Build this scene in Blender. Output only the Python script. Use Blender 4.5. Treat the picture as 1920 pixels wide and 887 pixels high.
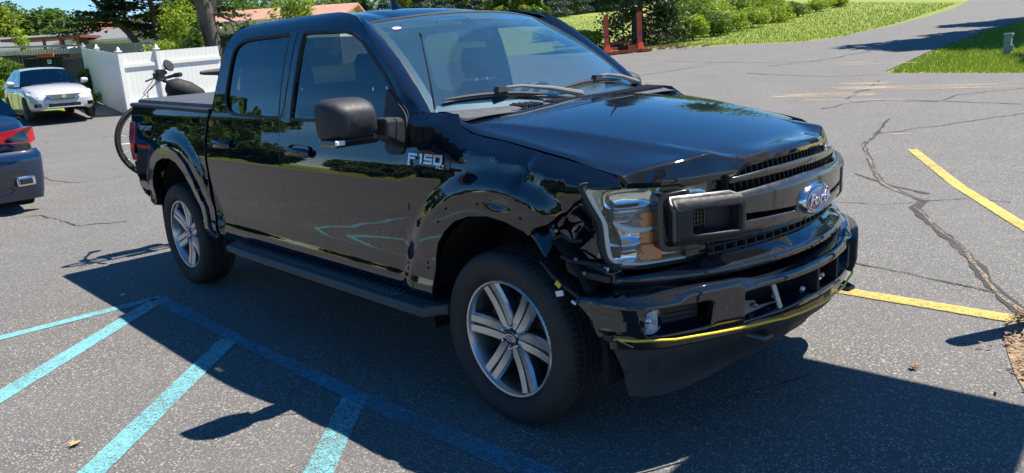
import bpy, bmesh, math, random
import numpy as np
from math import sin, cos, pi, radians as R_
from mathutils import Vector, Matrix
from mathutils.geometry import delaunay_2d_cdt

for o in list(bpy.data.objects): bpy.data.objects.remove(o)
sc = bpy.context.scene
C = sc.collection
random.seed(7)
RNG = np.random.default_rng(11)

# ------------------------------------------------------------------ camera
CAM = np.array([2.372, -3.115, 1.65]); FPX = 1423.0; W_, H_ = 1920.0, 887.0
def cam_axes(yaw=2.388, pitch=-.239, roll=.063):
    fw = np.array([cos(yaw)*cos(pitch), sin(yaw)*cos(pitch), sin(pitch)])
    r = np.cross(fw, [0, 0, 1.]); r /= np.linalg.norm(r); d = np.cross(fw, r)
    return cos(roll)*r+sin(roll)*d, -sin(roll)*r+cos(roll)*d, fw
RX, RD, FW = cam_axes()
cd = bpy.data.cameras.new('camera'); cam = bpy.data.objects.new('camera', cd); C.objects.link(cam)
m = Matrix.Identity(4)
for i in range(3):
    m[i][0] = RX[i]; m[i][1] = -RD[i]; m[i][2] = -FW[i]; m[i][3] = CAM[i]
cam.matrix_world = m
cd.sensor_width = 36; cd.lens = FPX/W_*36; cd.clip_end = 3000; cd.clip_start = .05
sc.camera = cam
def ray(px, py): return RX*((px-W_/2)/FPX)+RD*((py-H_/2)/FPX)+FW
def at(px, py, depth):
    """point of the place seen at photo pixel (px,py), depth metres ahead"""
    return CAM+ray(px, py)*depth

# ------------------------------------------------------------------ light
SUN = np.array([.24, .49, 1.0]); SUN /= np.linalg.norm(SUN)
elev = math.asin(SUN[2]); azim = math.atan2(SUN[0], SUN[1])
w = bpy.data.worlds.new('World'); sc.world = w; w.use_nodes = True
nt = w.node_tree; nt.nodes.clear()
sky = nt.nodes.new('ShaderNodeTexSky'); sky.sky_type = 'NISHITA'; sky.sun_disc = False
sky.sun_elevation = elev; sky.sun_rotation = azim; sky.air_density = .85; sky.dust_density = .05; sky.ozone_density = 4.0
bg = nt.nodes.new('ShaderNodeBackground'); bg.inputs['Strength'].default_value = .092
ow = nt.nodes.new('ShaderNodeOutputWorld')
hs = nt.nodes.new('ShaderNodeHueSaturation'); hs.inputs['Saturation'].default_value = 1.32; nt.links.new(sky.outputs[0], hs.inputs['Color']); nt.links.new(hs.outputs[0], bg.inputs[0]); nt.links.new(bg.outputs[0], ow.inputs[0])
ld = bpy.data.lights.new('sun', 'SUN'); ld.energy = 5.0; ld.angle = R_(.53); ld.color = (1, .95, .86)
sun = bpy.data.objects.new('sun', ld); C.objects.link(sun); sun.location = (0, 0, 30)
sun.rotation_euler = Vector(SUN).to_track_quat('Z', 'Y').to_euler()
sc.view_settings.view_transform = 'Standard'; sc.view_settings.look = 'None'
sc.view_settings.exposure = .9; sc.view_settings.gamma = 1
sc.render.engine = 'CYCLES'
sc.cycles.max_bounces = 8; sc.cycles.transparent_max_bounces = 24

# ------------------------------------------------------------------ helpers
def sm(t):
    t = np.clip(t, 0, 1); return t*t*(3-2*t)
def tag(o, label=None, cat=None, group=None, kind=None):
    if label: o['label'] = label
    if cat: o['category'] = cat
    if group: o['group'] = group
    if kind: o['kind'] = kind
    return o
def thing(name, label, cat, loc=(0, 0, 0), rz=0, group=None):
    o = bpy.data.objects.new(name, None); C.objects.link(o); o.empty_display_size = .2
    o.location = tuple(float(a) for a in loc); o.rotation_euler = (0, 0, rz)
    return tag(o, label, cat, group)
def mk(name, V, F, mat, parent=None, smooth=True, normals=None, fmats=None):
    me = bpy.data.meshes.new(name)
    me.from_pydata([tuple(map(float, v)) for v in V], [], [tuple(int(i) for i in f) for f in F])
    mats = mat if isinstance(mat, (list, tuple)) else [mat]
    for mm in mats: me.materials.append(mm)
    if smooth: me.polygons.foreach_set('use_smooth', [True]*len(me.polygons))
    if fmats is not None: me.polygons.foreach_set('material_index', [int(i) for i in fmats])
    me.update()
    if normals is not None: me.normals_split_custom_set_from_vertices([tuple(map(float, n)) for n in normals])
    o = bpy.data.objects.new(name, me); C.objects.link(o)
    if parent is not None: o.parent = parent
    return o
def auto(o, ang=35):
    """smooth with sharp edges above an angle"""
    me = o.data; me.polygons.foreach_set('use_smooth', [True]*len(me.polygons))
    bm = bmesh.new(); bm.from_mesh(me)
    for e in bm.edges:
        e.smooth = not (len(e.link_faces) == 2 and e.calc_face_angle(0) > R_(ang))
    bm.to_mesh(me); bm.free(); return o
def bev(o, wd=.004, seg=2, ang=30):
    md = o.modifiers.new('bevel', 'BEVEL'); md.width = wd; md.segments = seg; md.limit_method = 'ANGLE'; md.angle_limit = R_(ang)
    md.harden_normals = False
    return o
class MB:
    def __init__(s): s.v = []; s.f = []; s.m = []; s.cur = 0
    def add(s, V, F, M=None):
        n = len(s.v)
        if M is not None: V = [M @ Vector(p) for p in V]
        s.v += [tuple(p) for p in V]; s.f += [tuple(i+n for i in f) for f in F]; s.m += [s.cur]*len(F); return s
    def box(s, c, d, M=None, tp=1.0, tpy=None):
        x, y, z = (a/2 for a in d); ty = tp if tpy is None else tpy
        V = [(-x, -y, -z), (x, -y, -z), (x, y, -z), (-x, y, -z), (-x*tp, -y*ty, z), (x*tp, -y*ty, z), (x*tp, y*ty, z), (-x*tp, y*ty, z)]
        T = Matrix.Translation(Vector(c)) @ (M if M is not None else Matrix.Identity(4))
        return s.add(V, [(0, 3, 2, 1), (4, 5, 6, 7), (0, 1, 5, 4), (1, 2, 6, 5), (2, 3, 7, 6), (3, 0, 4, 7)], T)
    def bar(s, a, b, w=.05, t=None, up=(0, 0, 1)):
        a = Vector([float(q) for q in a]); b = Vector([float(q) for q in b]); d = b-a; L = d.length; d.normalize(); u = Vector(up)
        if abs(d.dot(u)) > .98: u = Vector((1, 0, 0))
        x = d.cross(u).normalized(); z = x.cross(d)
        M = Matrix((x, d, z)).transposed().to_4x4(); M.translation = (a+b)/2
        t = w if t is None else t
        return s.box((0, 0, 0), (w, L, t), None) if False else s._b(M, w, L, t)
    def _b(s, M, w, L, t):
        x, y, z = w/2, L/2, t/2
        V = [(-x, -y, -z), (x, -y, -z), (x, y, -z), (-x, y, -z), (-x, -y, z), (x, -y, z), (x, y, z), (-x, y, z)]
        return s.add(V, [(0, 3, 2, 1), (4, 5, 6, 7), (0, 1, 5, 4), (1, 2, 6, 5), (2, 3, 7, 6), (3, 0, 4, 7)], M)
    def tube(s, pts, r, n=8, cap=True):
        P = [Vector([float(q) for q in p]) for p in pts]; k = len(P); rr = r if isinstance(r, (list, tuple)) else [r]*k
        base = len(s.v); ref = None
        for i, p in enumerate(P):
            d = (P[min(i+1, k-1)]-P[max(i-1, 0)]).normalized()
            if ref is None: ref = Vector((0, 0, 1)) if abs(d.z) < .9 else Vector((1, 0, 0))
            x = d.cross(ref); x = x.normalized() if x.length > 1e-6 else Vector((1, 0, 0)); ref = x.cross(d).normalized(); y = ref
            for j in range(n):
                a = 2*pi*j/n; s.v.append(tuple(p+(x*cos(a)+y*sin(a))*rr[i]))
        for i in range(k-1):
            for j in range(n):
                a = base+i*n+j; b = base+i*n+(j+1) % n
                s.f.append((a, b, b+n, a+n)); s.m.append(s.cur)
        if cap:
            s.f.append(tuple(base+j for j in range(n))[::-1]); s.m.append(s.cur)
            s.f.append(tuple(base+(k-1)*n+j for j in range(n))); s.m.append(s.cur)
        return s
    def lathe(s, prof, n=24, M=None, close=False):
        """prof: (r, h) about local Z"""
        V = []; F = []; k = len(prof)
        for r, h in prof:
            for j in range(n):
                a = 2*pi*j/n; V.append((r*cos(a), r*sin(a), h))
        for i in range(k-1 if not close else k):
            for j in range(n):
                a = i*n+j; b = i*n+(j+1) % n; c = ((i+1) % k)*n
                F.append((a, b, c+(j+1) % n, c+j))
        if not close:
            F.append(tuple(range(n))[::-1]); F.append(tuple((k-1)*n+j for j in range(n)))
        return s.add(V, F, M)
    def prism(s, poly, h0, h1, M=None):
        """poly (x,y) extruded in local z"""
        n = len(poly); V = [(x, y, h0) for x, y in poly]+[(x, y, h1) for x, y in poly]
        F = [tuple(range(n))[::-1], tuple(range(n, 2*n))]+[(i, (i+1) % n, n+(i+1) % n, n+i) for i in range(n)]
        return s.add(V, F, M)
    def build(s, name, mat, parent=None, smooth=False, ang=35, bevel=None):
        o = mk(name, s.v, s.f, mat, parent, smooth, None, s.m if isinstance(mat, (list, tuple)) else None)
        bm = bmesh.new(); bm.from_mesh(o.data)
        lo = [v_ for v_ in bm.verts if not v_.link_faces]
        if lo: bmesh.ops.delete(bm, geom=lo, context='VERTS')
        bmesh.ops.recalc_face_normals(bm, faces=bm.faces); bm.to_mesh(o.data); bm.free()
        if smooth: auto(o, ang)
        if bevel: bev(o, bevel)
        return o
def RT(loc=(0, 0, 0), rx=0, ry=0, rz=0):
    return Matrix.Translation(Vector([float(a) for a in loc])) @ Matrix.Rotation(rz, 4, 'Z') @ Matrix.Rotation(ry, 4, 'Y') @ Matrix.Rotation(rx, 4, 'X')
def inpoly(px, py, poly):
    px = np.asarray(px); py = np.asarray(py); r = np.zeros(px.shape, bool); n = len(poly)
    for i in range(n):
        x1, y1 = poly[i]; x2, y2 = poly[(i+1) % n]
        c = ((y1 > py) != (y2 > py)) & (px < (x2-x1)*(py-y1)/((y2-y1) if y2 != y1 else 1e-12)+x1)
        r ^= c
    return r
def area2(p): return sum(p[i][0]*p[(i+1) % len(p)][1]-p[(i+1) % len(p)][0]*p[i][1] for i in range(len(p)))
def inset(poly, d):
    if area2(poly) < 0: poly = poly[::-1]
    P = [Vector(p) for p in poly]; n = len(P); out = []
    for i in range(n):
        a = (P[i]-P[i-1]).normalized(); b = (P[(i+1) % n]-P[i]).normalized()
        na = Vector((-a.y, a.x)); nb = Vector((-b.y, b.x)); m_ = na+nb; L = m_.length
        m_ = m_/L if L > 1e-6 else na
        out.append(tuple(P[i]+m_*(d/max(m_.dot(na), .5))))
    return out
def rnd(poly, r=.02, n=3):
    """round polygon corners"""
    P = [Vector(p) for p in poly]; k = len(P); out = []
    for i in range(k):
        a, b, c = P[i-1], P[i], P[(i+1) % k]
        la = min(r, (a-b).length*.45); lc = min(r, (c-b).length*.45)
        p0 = b+(a-b).normalized()*la; p1 = b+(c-b).normalized()*lc
        for j in range(n+1):
            t = j/n; out.append(tuple((1-t)**2*p0+2*t*(1-t)*b+t*t*p1))
    return out
def dens(poly, h):
    out = []; n = len(poly)
    for i in range(n):
        a = np.array(poly[i], float); b = np.array(poly[(i+1) % n], float); L = np.linalg.norm(b-a)
        if L < 1e-5: continue
        k = max(1, int(math.ceil(L/h)))
        for j in range(k): out.append(tuple(a+(b-a)*j/k))
    return out
def panel(name, poly, S, mat, parent=None, holes=(), h=.04, depth=.02, nsign=1, rim=.0025, two=False, flange_holes=True):
    """sheet panel: 2D outline laid on the surface S(u,v)->(n,3), with a rounded rim and a flange going in"""
    loops = [dens(rnd(poly, .004, 2) if rim else poly, h)]+[dens(q, h) for q in holes]
    pts = []; edges = []
    for lp in loops:
        b = len(pts); pts += lp; edges += [(b+i, b+(i+1) % len(lp)) for i in range(len(lp))]
    nb = len(pts); A = np.array(loops[0]); mn = A.min(0); mx = A.max(0)
    us = np.arange(mn[0]+h/2, mx[0], h); vs = np.arange(mn[1]+h/2, mx[1], h)
    g = np.stack(np.meshgrid(us, vs), -1).reshape(-1, 2)
    if len(g):
        g = g+RNG.uniform(-.02, .02, g.shape)*h
        ok = inpoly(g[:, 0], g[:, 1], loops[0])
        for q in loops[1:]: ok &= ~inpoly(g[:, 0], g[:, 1], q)
        g = g[ok]
        B = np.array(pts)
        if len(g):
            dmin = np.full(len(g), 1e9)
            for i in range(0, len(B), 200):
                dmin = np.minimum(dmin, np.linalg.norm(g[:, None]-B[None, i:i+200], axis=2).min(1))
            g = g[dmin > h*.45]
    else: g = np.zeros((0, 2))
    allp = [Vector(p) for p in pts]+[Vector(p) for p in g]
    vv, ee, ff, ov, oe, of = delaunay_2d_cdt(allp, edges, [], 0, 1e-6)
    P2 = np.array([tuple(p) for p in vv]); F = [f for f in ff]
    cen = np.array([P2[list(f)].mean(0) for f in F])
    ok = inpoly(cen[:, 0], cen[:, 1], loops[0])
    for q in loops[1:]: ok &= ~inpoly(cen[:, 0], cen[:, 1], q)
    F = [f for f, k in zip(F, ok) if k]
    X = S(P2[:, 0], P2[:, 1]); e = 1e-3
    du = S(P2[:, 0]+e, P2[:, 1])-S(P2[:, 0]-e, P2[:, 1]); dv = S(P2[:, 0], P2[:, 1]+e)-S(P2[:, 0], P2[:, 1]-e)
    N = np.cross(du, dv)*nsign; N /= np.maximum(np.linalg.norm(N, axis=1, keepdims=True), 1e-12)
    F2 = []
    for f in F:
        a, b, c = X[f[0]], X[f[1]], X[f[2]]
        F2.append(tuple(f) if np.dot(np.cross(b-a, c-a), N[f[0]]) > 0 else tuple(f)[::-1])
    # boundary edges
    cnt = {}
    for f in F2:
        for i in range(len(f)):
            a, b = f[i], f[(i+1) % len(f)]; cnt.setdefault((min(a, b), max(a, b)), []).append((a, b))
    V = list(X); NN = list(N); FF = list(F2)
    if depth > 0:
        bed = [v[0] for v in cnt.values() if len(v) == 1]
        out = {}
        for a, b in bed:
            t = X[b]-X[a]; o_ = np.cross(t, N[a]); o_ /= max(np.linalg.norm(o_), 1e-9)
            for q in (a, b): out.setdefault(q, []).append(o_)
        idx = {}
        for q, os_ in out.items():
            o_ = np.mean(os_, 0); o_ /= max(np.linalg.norm(o_), 1e-9)
            r1 = X[q]+o_*rim*.7-N[q]*rim*.3; r2 = X[q]+o_*rim-N[q]*rim; r3 = r2-N[q]*depth
            k = len(V); V += [r1, r2, r3, r2]; nm = (N[q]*.7+o_*.7)
            NN += [nm/np.linalg.norm(nm), o_, o_, o_]; idx[q] = k
        for a, b in bed:
            ka, kb = idx[a], idx[b]
            FF += [(b, a, ka, kb), (kb, ka, ka+1, kb+1), (kb+1, ka+1, ka+2, kb+2)]
    return mk(name, V, FF, mat, parent, True, NN)

# ------------------------------------------------------------------ materials
MATS = {}
class NB:
    def __init__(s, name):
        s.m = bpy.data.materials.new(name); s.m.use_nodes = True; s.t = s.m.node_tree; s.t.nodes.clear()
        s.out = s.n('ShaderNodeOutputMaterial'); s.b = None
    def n(s, t, **k):
        q = s.t.nodes.new(t)
        for a, b in k.items():
            if a in q.inputs.keys(): q.inputs[a].default_value = b
            else: setattr(q, a, b)
        return q
    def l(s, a, b): s.t.links.new(a, b)
    def bsdf(s, **k):
        s.b = s.n('ShaderNodeBsdfPrincipled')
        for a, v in k.items(): s.b.inputs[a.replace('_', ' ')].default_value = v
        s.l(s.b.outputs[0], s.out.inputs[0]); return s.b
    def coord(s, kind='Object', scale=None):
        c = s.n('ShaderNodeTexCoord'); o = c.outputs[kind]
        if scale:
            mp = s.n('ShaderNodeMapping'); mp.inputs['Scale'].default_value = scale; s.l(o, mp.inputs[0]); o = mp.outputs[0]
        return o
    def noise(s, co, scale, detail=4, rough=.5, dist=0):
        q = s.n('ShaderNodeTexNoise'); q.inputs['Scale'].default_value = scale; q.inputs['Detail'].default_value = detail
        q.inputs['Roughness'].default_value = rough; q.inputs['Distortion'].default_value = dist; s.l(co, q.inputs['Vector']); return q.outputs['Fac']
    def ramp(s, f, stops, interp='LINEAR'):
        q = s.n('ShaderNodeValToRGB'); e = q.color_ramp.elements; q.color_ramp.interpolation = interp
        while len(e) < len(stops): e.new(.5)
        for i, (p, c) in enumerate(stops):
            e[i].position = p; e[i].color = (c[0], c[1], c[2], 1) if hasattr(c, '__len__') else (c, c, c, 1)
        s.l(f, q.inputs[0]); return q.outputs[0]
    def mix(s, f, a, b, mode='MIX'):
        q = s.n('ShaderNodeMix'); q.data_type = 'RGBA'; q.blend_type = mode
        for v, i in ((f, 0), (a, 6), (b, 7)):
            if hasattr(v, 'default_value'): s.l(v, q.inputs[i])
            elif isinstance(v, (int, float)): q.inputs[i].default_value = v if i == 0 else (v, v, v, 1)
            else: q.inputs[i].default_value = (v[0], v[1], v[2], 1)
        return q.outputs[2]
    def math(s, op, a, b=0.):
        q = s.n('ShaderNodeMath'); q.operation = op
        for v, i in ((a, 0), (b, 1)):
            if hasattr(v, 'default_value'): s.l(v, q.inputs[i])
            else: q.inputs[i].default_value = v
        return q.outputs[0]
    def bump(s, h, strength=.3, dist=.01, to=None):
        q = s.n('ShaderNodeBump'); q.inputs['Strength'].default_value = strength; q.inputs['Distance'].default_value = dist
        s.l(h, q.inputs['Height']); s.l(q.outputs[0], (to or s.b).inputs['Normal']); return q
def simple(name, col, rough=.6, metal=0, nz=.0, nscale=30, bump=0, bscale=200, coat=0, spec=.5, emis=None, var=None):
    if name in MATS: return MATS[name]
    b = NB(name); p = b.bsdf(Base_Color=(*col, 1), Roughness=rough, Metallic=metal)
    p.inputs['Specular IOR Level'].default_value = spec
    if coat: p.inputs['Coat Weight'].default_value = coat; p.inputs['Coat Roughness'].default_value = .03
    co = b.coord()
    if nz:
        f = b.noise(co, nscale, 5, .6)
        c = b.mix(b.ramp(f, [(.3, 0), (.7, 1)]), [x*(1-nz) for x in col], var or [min(1, x*(1+nz)) for x in col])
        b.l(c, p.inputs['Base Color'])
        b.l(b.ramp(f, [(.2, max(0, rough-.1)), (.8, min(1, rough+.15))]), p.inputs['Roughness'])
    if bump: b.bump(b.noise(co, bscale, 3), bump, .002)
    if emis: p.inputs['Emission Color'].default_value = (*emis[:3], 1); p.inputs['Emission Strength'].default_value = emis[3]
    MATS[name] = b.m; return b.m
def carpaint(name, col, flake=.0, dust=0., front=False, rough=.35, spec=.5, wavy=.0):
    b = NB(name); p = b.bsdf(Base_Color=(*col, 1), Roughness=rough, Coat_Weight=1., Coat_Roughness=.012, Coat_IOR=1.75)
    p.inputs['Specular IOR Level'].default_value = spec
    co = b.coord()
    if flake: p.inputs['Metallic'].default_value = flake
    if dust:
        n1 = b.noise(co, 3.0, 6, .65); n2 = b.noise(co, 260, 2, .6)
        d = b.math('MULTIPLY', b.ramp(n1, [(.35, 0), (.75, 1)]), b.ramp(n2, [(.52, .15), (.72, 1)]))
        fc = b.math('MULTIPLY', d, dust)
        if front:
            sx_ = b.n('ShaderNodeSeparateXYZ'); b.l(co, sx_.inputs[0]); fr_ = b.ramp(b.math('MULTIPLY', b.math('SUBTRACT', sx_.outputs[0], b.math('MULTIPLY', sx_.outputs[2], .35)), 1.), [(.27, 0.04), (.42, 1)]); fc = b.math('MULTIPLY', fc, fr_)
        b.l(b.mix(fc, col, (.30, .27, .24)), p.inputs['Base Color'])
        vo = b.n('ShaderNodeTexVoronoi'); vo.inputs['Scale'].default_value = 38; b.l(co, vo.inputs['Vector'])
        sp = b.ramp(vo.outputs['Distance'], [(.035, 1), (.07, 0)])
        sel = b.ramp(vo.outputs['Color'], [(.80, 0), (.84, 1)])
        spk = b.math('MULTIPLY', sp, sel)
        fc2 = b.math('MAXIMUM', fc, b.math('MULTIPLY', spk, .6 if not front else b.math('MULTIPLY', fr_, .6)))
        b.l(b.mix(fc2, col, (.34, .31, .27)), p.inputs['Base Color'])
        b.l(b.math('ADD', b.math('MULTIPLY', fc2, .5), .012), p.inputs['Coat Roughness'])
    if wavy:
        q = b.n('ShaderNodeBump'); q.inputs['Strength'].default_value = 1; q.inputs['Distance'].default_value = wavy
        b.l(b.noise(co, 2.3, 2, .5), q.inputs['Height']); b.l(q.outputs[0], p.inputs['Coat Normal']); b.l(q.outputs[0], p.inputs['Normal'])
    return b.m
def glass(name, tint=(.25, .33, .36), refl=1.55, dust=0.0, base=.0, dust_sheen_col=(.4, .5, .55), arc=None):
    b = NB(name)
    tr = b.n('ShaderNodeBsdfTransparent'); tr.inputs[0].default_value = (*tint, 1)
    gl = b.n('ShaderNodeBsdfGlossy'); gl.inputs['Roughness'].default_value = .01; gl.inputs[0].default_value = (.86, .97, 1, 1)
    ge = b.n('ShaderNodeNewGeometry'); dt = b.n('ShaderNodeVectorMath'); dt.operation = 'DOT_PRODUCT'; b.l(ge.outputs['Normal'], dt.inputs[0]); b.l(ge.outputs['Incoming'], dt.inputs[1])
    f0 = ((refl-1)/(refl+1))**2*1.6; cc_ = b.math('SUBTRACT', 1., b.math('ABSOLUTE', dt.outputs['Value'])); sch = b.math('ADD', b.math('MULTIPLY', b.math('POWER', cc_, 5.), 1-f0), f0)
    mx = b.n('ShaderNodeMixShader'); b.l(b.math('ADD', sch, base) if base else sch, mx.inputs[0]); b.l(tr.outputs[0], mx.inputs[1]); b.l(gl.outputs[0], mx.inputs[2])
    if dust:
        df = b.n('ShaderNodeBsdfDiffuse'); df.inputs[0].default_value = (*dust_sheen_col, 1)
        co = b.coord(); n1 = b.noise(co, 2.2, 5, .6); n2 = b.noise(co, 160, 2, .5)
        f = b.math('ADD', b.math('MULTIPLY', b.ramp(n1, [(.3, .4), (.75, 1)]), dust), b.math('MULTIPLY', b.ramp(n2, [(.70, 0), (.76, 1)]), .12))
        if arc:      # dust stays outside the arc that the wiper sweeps
            vm = b.n('ShaderNodeVectorMath'); vm.operation = 'DISTANCE'; b.l(co, vm.inputs[0]); vm.inputs[1].default_value = arc[0]
            vm2 = b.n('ShaderNodeVectorMath'); vm2.operation = 'DISTANCE'; b.l(co, vm2.inputs[0]); vm2.inputs[1].default_value = arc[2]
            dd = b.math('MINIMUM', b.math('SUBTRACT', vm.outputs['Value'], arc[1]), b.math('SUBTRACT', vm2.outputs['Value'], arc[3]))
            f = b.math('ADD', f, b.math('MULTIPLY', b.ramp(b.math('ADD', dd, .5), [(.49, 0), (.515, 1)]), arc[4]))
        m2 = b.n('ShaderNodeMixShader'); b.l(f, m2.inputs[0]); b.l(mx.outputs[0], m2.inputs[1]); b.l(df.outputs[0], m2.inputs[2]); mx = m2
    b.l(mx.outputs[0], b.out.inputs[0]); return b.m
PAINT = carpaint('black_paint', (.004, .006, .013), dust=.010, rough=.5, wavy=.0009, spec=.0)
PAINTF = carpaint('black_paint_dusty', (.004, .006, .012), dust=.12, front=True, rough=.5, wavy=.0007, spec=.02)
BLK = simple('black_plastic', (.018, .019, .021), .55, nz=.25, nscale=40, bump=.15, bscale=500)
BLKG = simple('gloss_black_plastic', (.008, .009, .011), .18, coat=.6)
GRAYG = simple('dark_grey_grille', (.034, .031, .031), .26, nz=.15, nscale=25, coat=.7)
SKIRT = simple('matte_dark_plastic', (.030, .031, .033), .6, nz=.25, nscale=12)
VOID = simple('dark_liner', (.008, .008, .009), .9)
RUB = simple('tyre_rubber', (.022, .022, .023), .72, nz=.35, nscale=14, bump=.2, bscale=300, var=(.036, .034, .031))
CHR = simple('chrome', (.75, .76, .78), .12, 1)
ALU = simple('machined_alloy', (.56, .56, .57), .30, .95, nz=.04, nscale=20)
ALUD = simple('dark_alloy_pocket', (.10, .10, .105), .4, .7)
SILV = simple('silver_trim', (.62, .63, .65), .3, .6)
STEEL = simple('steel_disc', (.28, .27, .26), .45, .9, nz=.3, nscale=30)
WHT = simple('white_plastic', (.75, .75, .74), .45)
GLASSW = glass('windscreen_glass', (.80, .93, .97), 1.6, dust=.06, base=.12, dust_sheen_col=(.26, .56, .72), arc=((-.45, -.0, 1.40), .66, (-.6, .75, 1.40), .62, .035))  # thin dust film, its cyan colour also painting in a bright sky sheen
GLASST = glass('tinted_side_glass', (.09, .11, .12), 1.65, base=.03)
GLASSF = glass('front_side_glass', (.40, .46, .48), 1.6, base=.02)
def facet_chrome(name, col=(.88, .90, .92)):
    b = NB(name); p = b.bsdf(Base_Color=(*col, 1), Roughness=.2, Metallic=.25); co = b.coord()
    vo = b.n('ShaderNodeTexVoronoi'); vo.inputs['Scale'].default_value = 42; b.l(co, vo.inputs['Vector'])
    b.l(b.mix(b.ramp(vo.outputs['Color'], [(.2, 0), (.8, 1)]), [x*.45 for x in col], col), p.inputs['Base Color'])
    b.bump(vo.outputs['Color'], .6, .012); MATS[name] = b.m; return b.m
FCHR = facet_chrome('faceted_chrome')
LENS = glass('lamp_lens', (.92, .94, .95), 1.5)
# ================================================================== the pickup truck
PZ = [.36, .44, .48, .52, .545, .57, .61, .63, .655, .67, .69, .75, .82, .90, 1.0, 1.05, 1.10, 1.15, 1.20, 1.26, 1.32, 1.345, 1.36, 1.5, 1.65, 1.78, 1.86, 1.90, 1.93, 1.95, 1.97]
PY = [.90, .940, .974, .992, .996, .993, .982, .979, .978, .973, .974, .982, .987, .991, .991, .988, .982, .973, .960, .944, .932, .928, .921, .888, .844, .797, .757, .725, .68, .62, .55]
zt = np.linspace(.3, 2.0, 3401); yt = np.interp(zt, PZ, PY)
kk = np.exp(-.5*(np.arange(-40, 41)*.0005/.008)**2); kk /= kk.sum(); yt = np.convolve(np.pad(yt, 40, mode='edge'), kk, 'valid')
GX = [-.70, -.40, -.30, -.22, 0, .36, .57, .65]; GZ = [1.40, 1.385, 1.335, 1.303, 1.277, 1.217, 1.168, 1.12]
gxt = np.linspace(-1, 1, 400); gzt = np.interp(gxt, GX, GZ); gk = np.exp(-.5*(np.arange(-12, 13)/5.)**2); gk /= gk.sum()
gzt = np.convolve(np.pad(gzt, 12, mode='edge'), gk, 'valid')
def Yh(x, z, dent=0):
    x = np.asarray(x, float); z = np.asarray(z, float)
    y = np.interp(z, zt, yt)
    t = sm((x+.75)/.25); zs = np.interp(x, gxt, gzt)-.065
    yf = np.interp(np.minimum(z, zs), zt, yt)+.006*sm((z-1.0)/.2)
    d = np.maximum(z-zs, 0); yf = yf-1.25*d*d/(d+.02)
    y = y*(1-t)+yf*t
    y = y-.05*sm(x/.75)**1.5-.012*sm((-4.0-x)/.7)
    for xc, rb, am in ((0., .745, .024), (-3.62, .80, .024)):
        r = np.hypot(x-xc, np.maximum(z-.42, 0)*.985)+np.maximum(.42-z, 0)*.3
        y = y+am*sm((rb-r)/.10)*(1-sm((.62-r)/.2)*.15)
    if dent:
        y = y-.020*np.exp(-((x-.17-(z-1.2)*.12)/.028)**2-((z-1.175)/.06)**2)+.006*np.exp(-((x-.235)/.03)**2-((z-1.18)/.08)**2)
        y = y-.035*sm((x-.22)/.3)*sm((1.09-z)/.16)-.012*np.exp(-((x-.05)/.07)**2-((z-1.03)/.022)**2)
        y = y+.003*np.sin(x*30+z*20)*sm((x-.16)/.2)*sm((1.10-z)/.1)
    return y
def Sside(side, dent=0, off=0):
    return lambda x, z: np.stack([x, side*(Yh(x, z, dent)+off), z], -1)
def chaikin(P, a, b):
    seg = P[a:b]
    for _ in range(2):
        Q = [seg[0]]
        for p_, q_ in zip(seg[:-1], seg[1:]): Q += [(p_[0]*.75+q_[0]*.25, p_[1]*.75+q_[1]*.25), (p_[0]*.25+q_[0]*.75, p_[1]*.25+q_[1]*.75)]
        seg = Q+[seg[-1]]
    return P[:a]+seg+P[b:]
truck = thing('pickup_truck', 'black crew cab pickup truck with a torn front fender and a cracked headlamp corner', 'truck')
T = truck
ARCHF = [(-.46, .455), (-.455, .55), (-.445, .62), (-.425, .71), (-.385, .80), (-.325, .865), (-.24, .925), (-.14, .958), (-.02, .972), (.09, .962), (.165, .94)]
def mirror_front(side):
    dm = 1 if side < 0 else 0
    # fender
    top = [(.60, 1.150), (.57, 1.168), (.46, 1.197), (.36, 1.217), (.18, 1.247), (0, 1.277), (-.12, 1.288), (-.22, 1.303), (-.29, 1.33), (-.325, 1.36), (-.35, 1.385), (-.50, 1.392), (-.645, 1.388)]
    back = [(-.618, 1.32), (-.612, 1.25), (-.603, 1.10), (-.612, .95), (-.618, .75), (-.60, .60), (-.59, .50), (-.60, .455)]
    if dm: fr = [(.20, .932), (.225, .915), (.25, .95), (.318, .972), (.344, .992), (.375, 1.02), (.40, 1.028), (.438, 1.067), (.470, 1.085), (.492, 1.128), (.615, 1.133)]
    else: fr = [(.20, .915), (.28, .85), (.33, .76), (.40, .72), (.53, .80), (.53, .99), (.492, 1.128), (.54, 1.130)]
    out = ARCHF+fr+(top if dm else [(.53, 1.15)]+top[2:])+back
    f = panel('front_fender', out, Sside(side, dm), PAINT, T, h=.022, depth=.014, nsign=side*-1)
    if dm: f['label'] = 'creased front fender with its corner torn open'
    return f
DOORF = [(-.605, .462), (-.60, .52), (-.618, .62), (-.625, .75), (-.617, .95), (-.609, 1.10), (-.616, 1.22), (-.622, 1.32), (-.645, 1.40), (-.700, 1.462), (-.80, 1.556), (-.977, 1.690), (-1.10, 1.768), (-1.20, 1.812), (-1.34, 1.843), (-1.50, 1.857), (-1.868, 1.873),
         (-1.868, 1.60), (-1.885, 1.41), (-1.930, 1.33), (-1.935, 1.22), (-1.895, 1.10), (-1.882, .90), (-1.882, .72), (-1.86, .56), (-1.88, .462)]
DOORR = [(-1.888, .462), (-1.868, .56), (-1.890, .72), (-1.890, .90), (-1.903, 1.10), (-1.943, 1.22), (-1.938, 1.332), (-1.893, 1.41), (-1.876, 1.60), (-1.876, 1.873),
         (-2.425, 1.880), (-2.62, 1.876), (-2.72, 1.855), (-2.79, 1.81), (-2.815, 1.72), (-2.845, 1.55), (-2.890, 1.40), (-2.930, 1.30), (-2.932, 1.19), (-2.917, .93), (-2.910, .66), (-2.868, .513), (-2.86, .462)]
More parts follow.
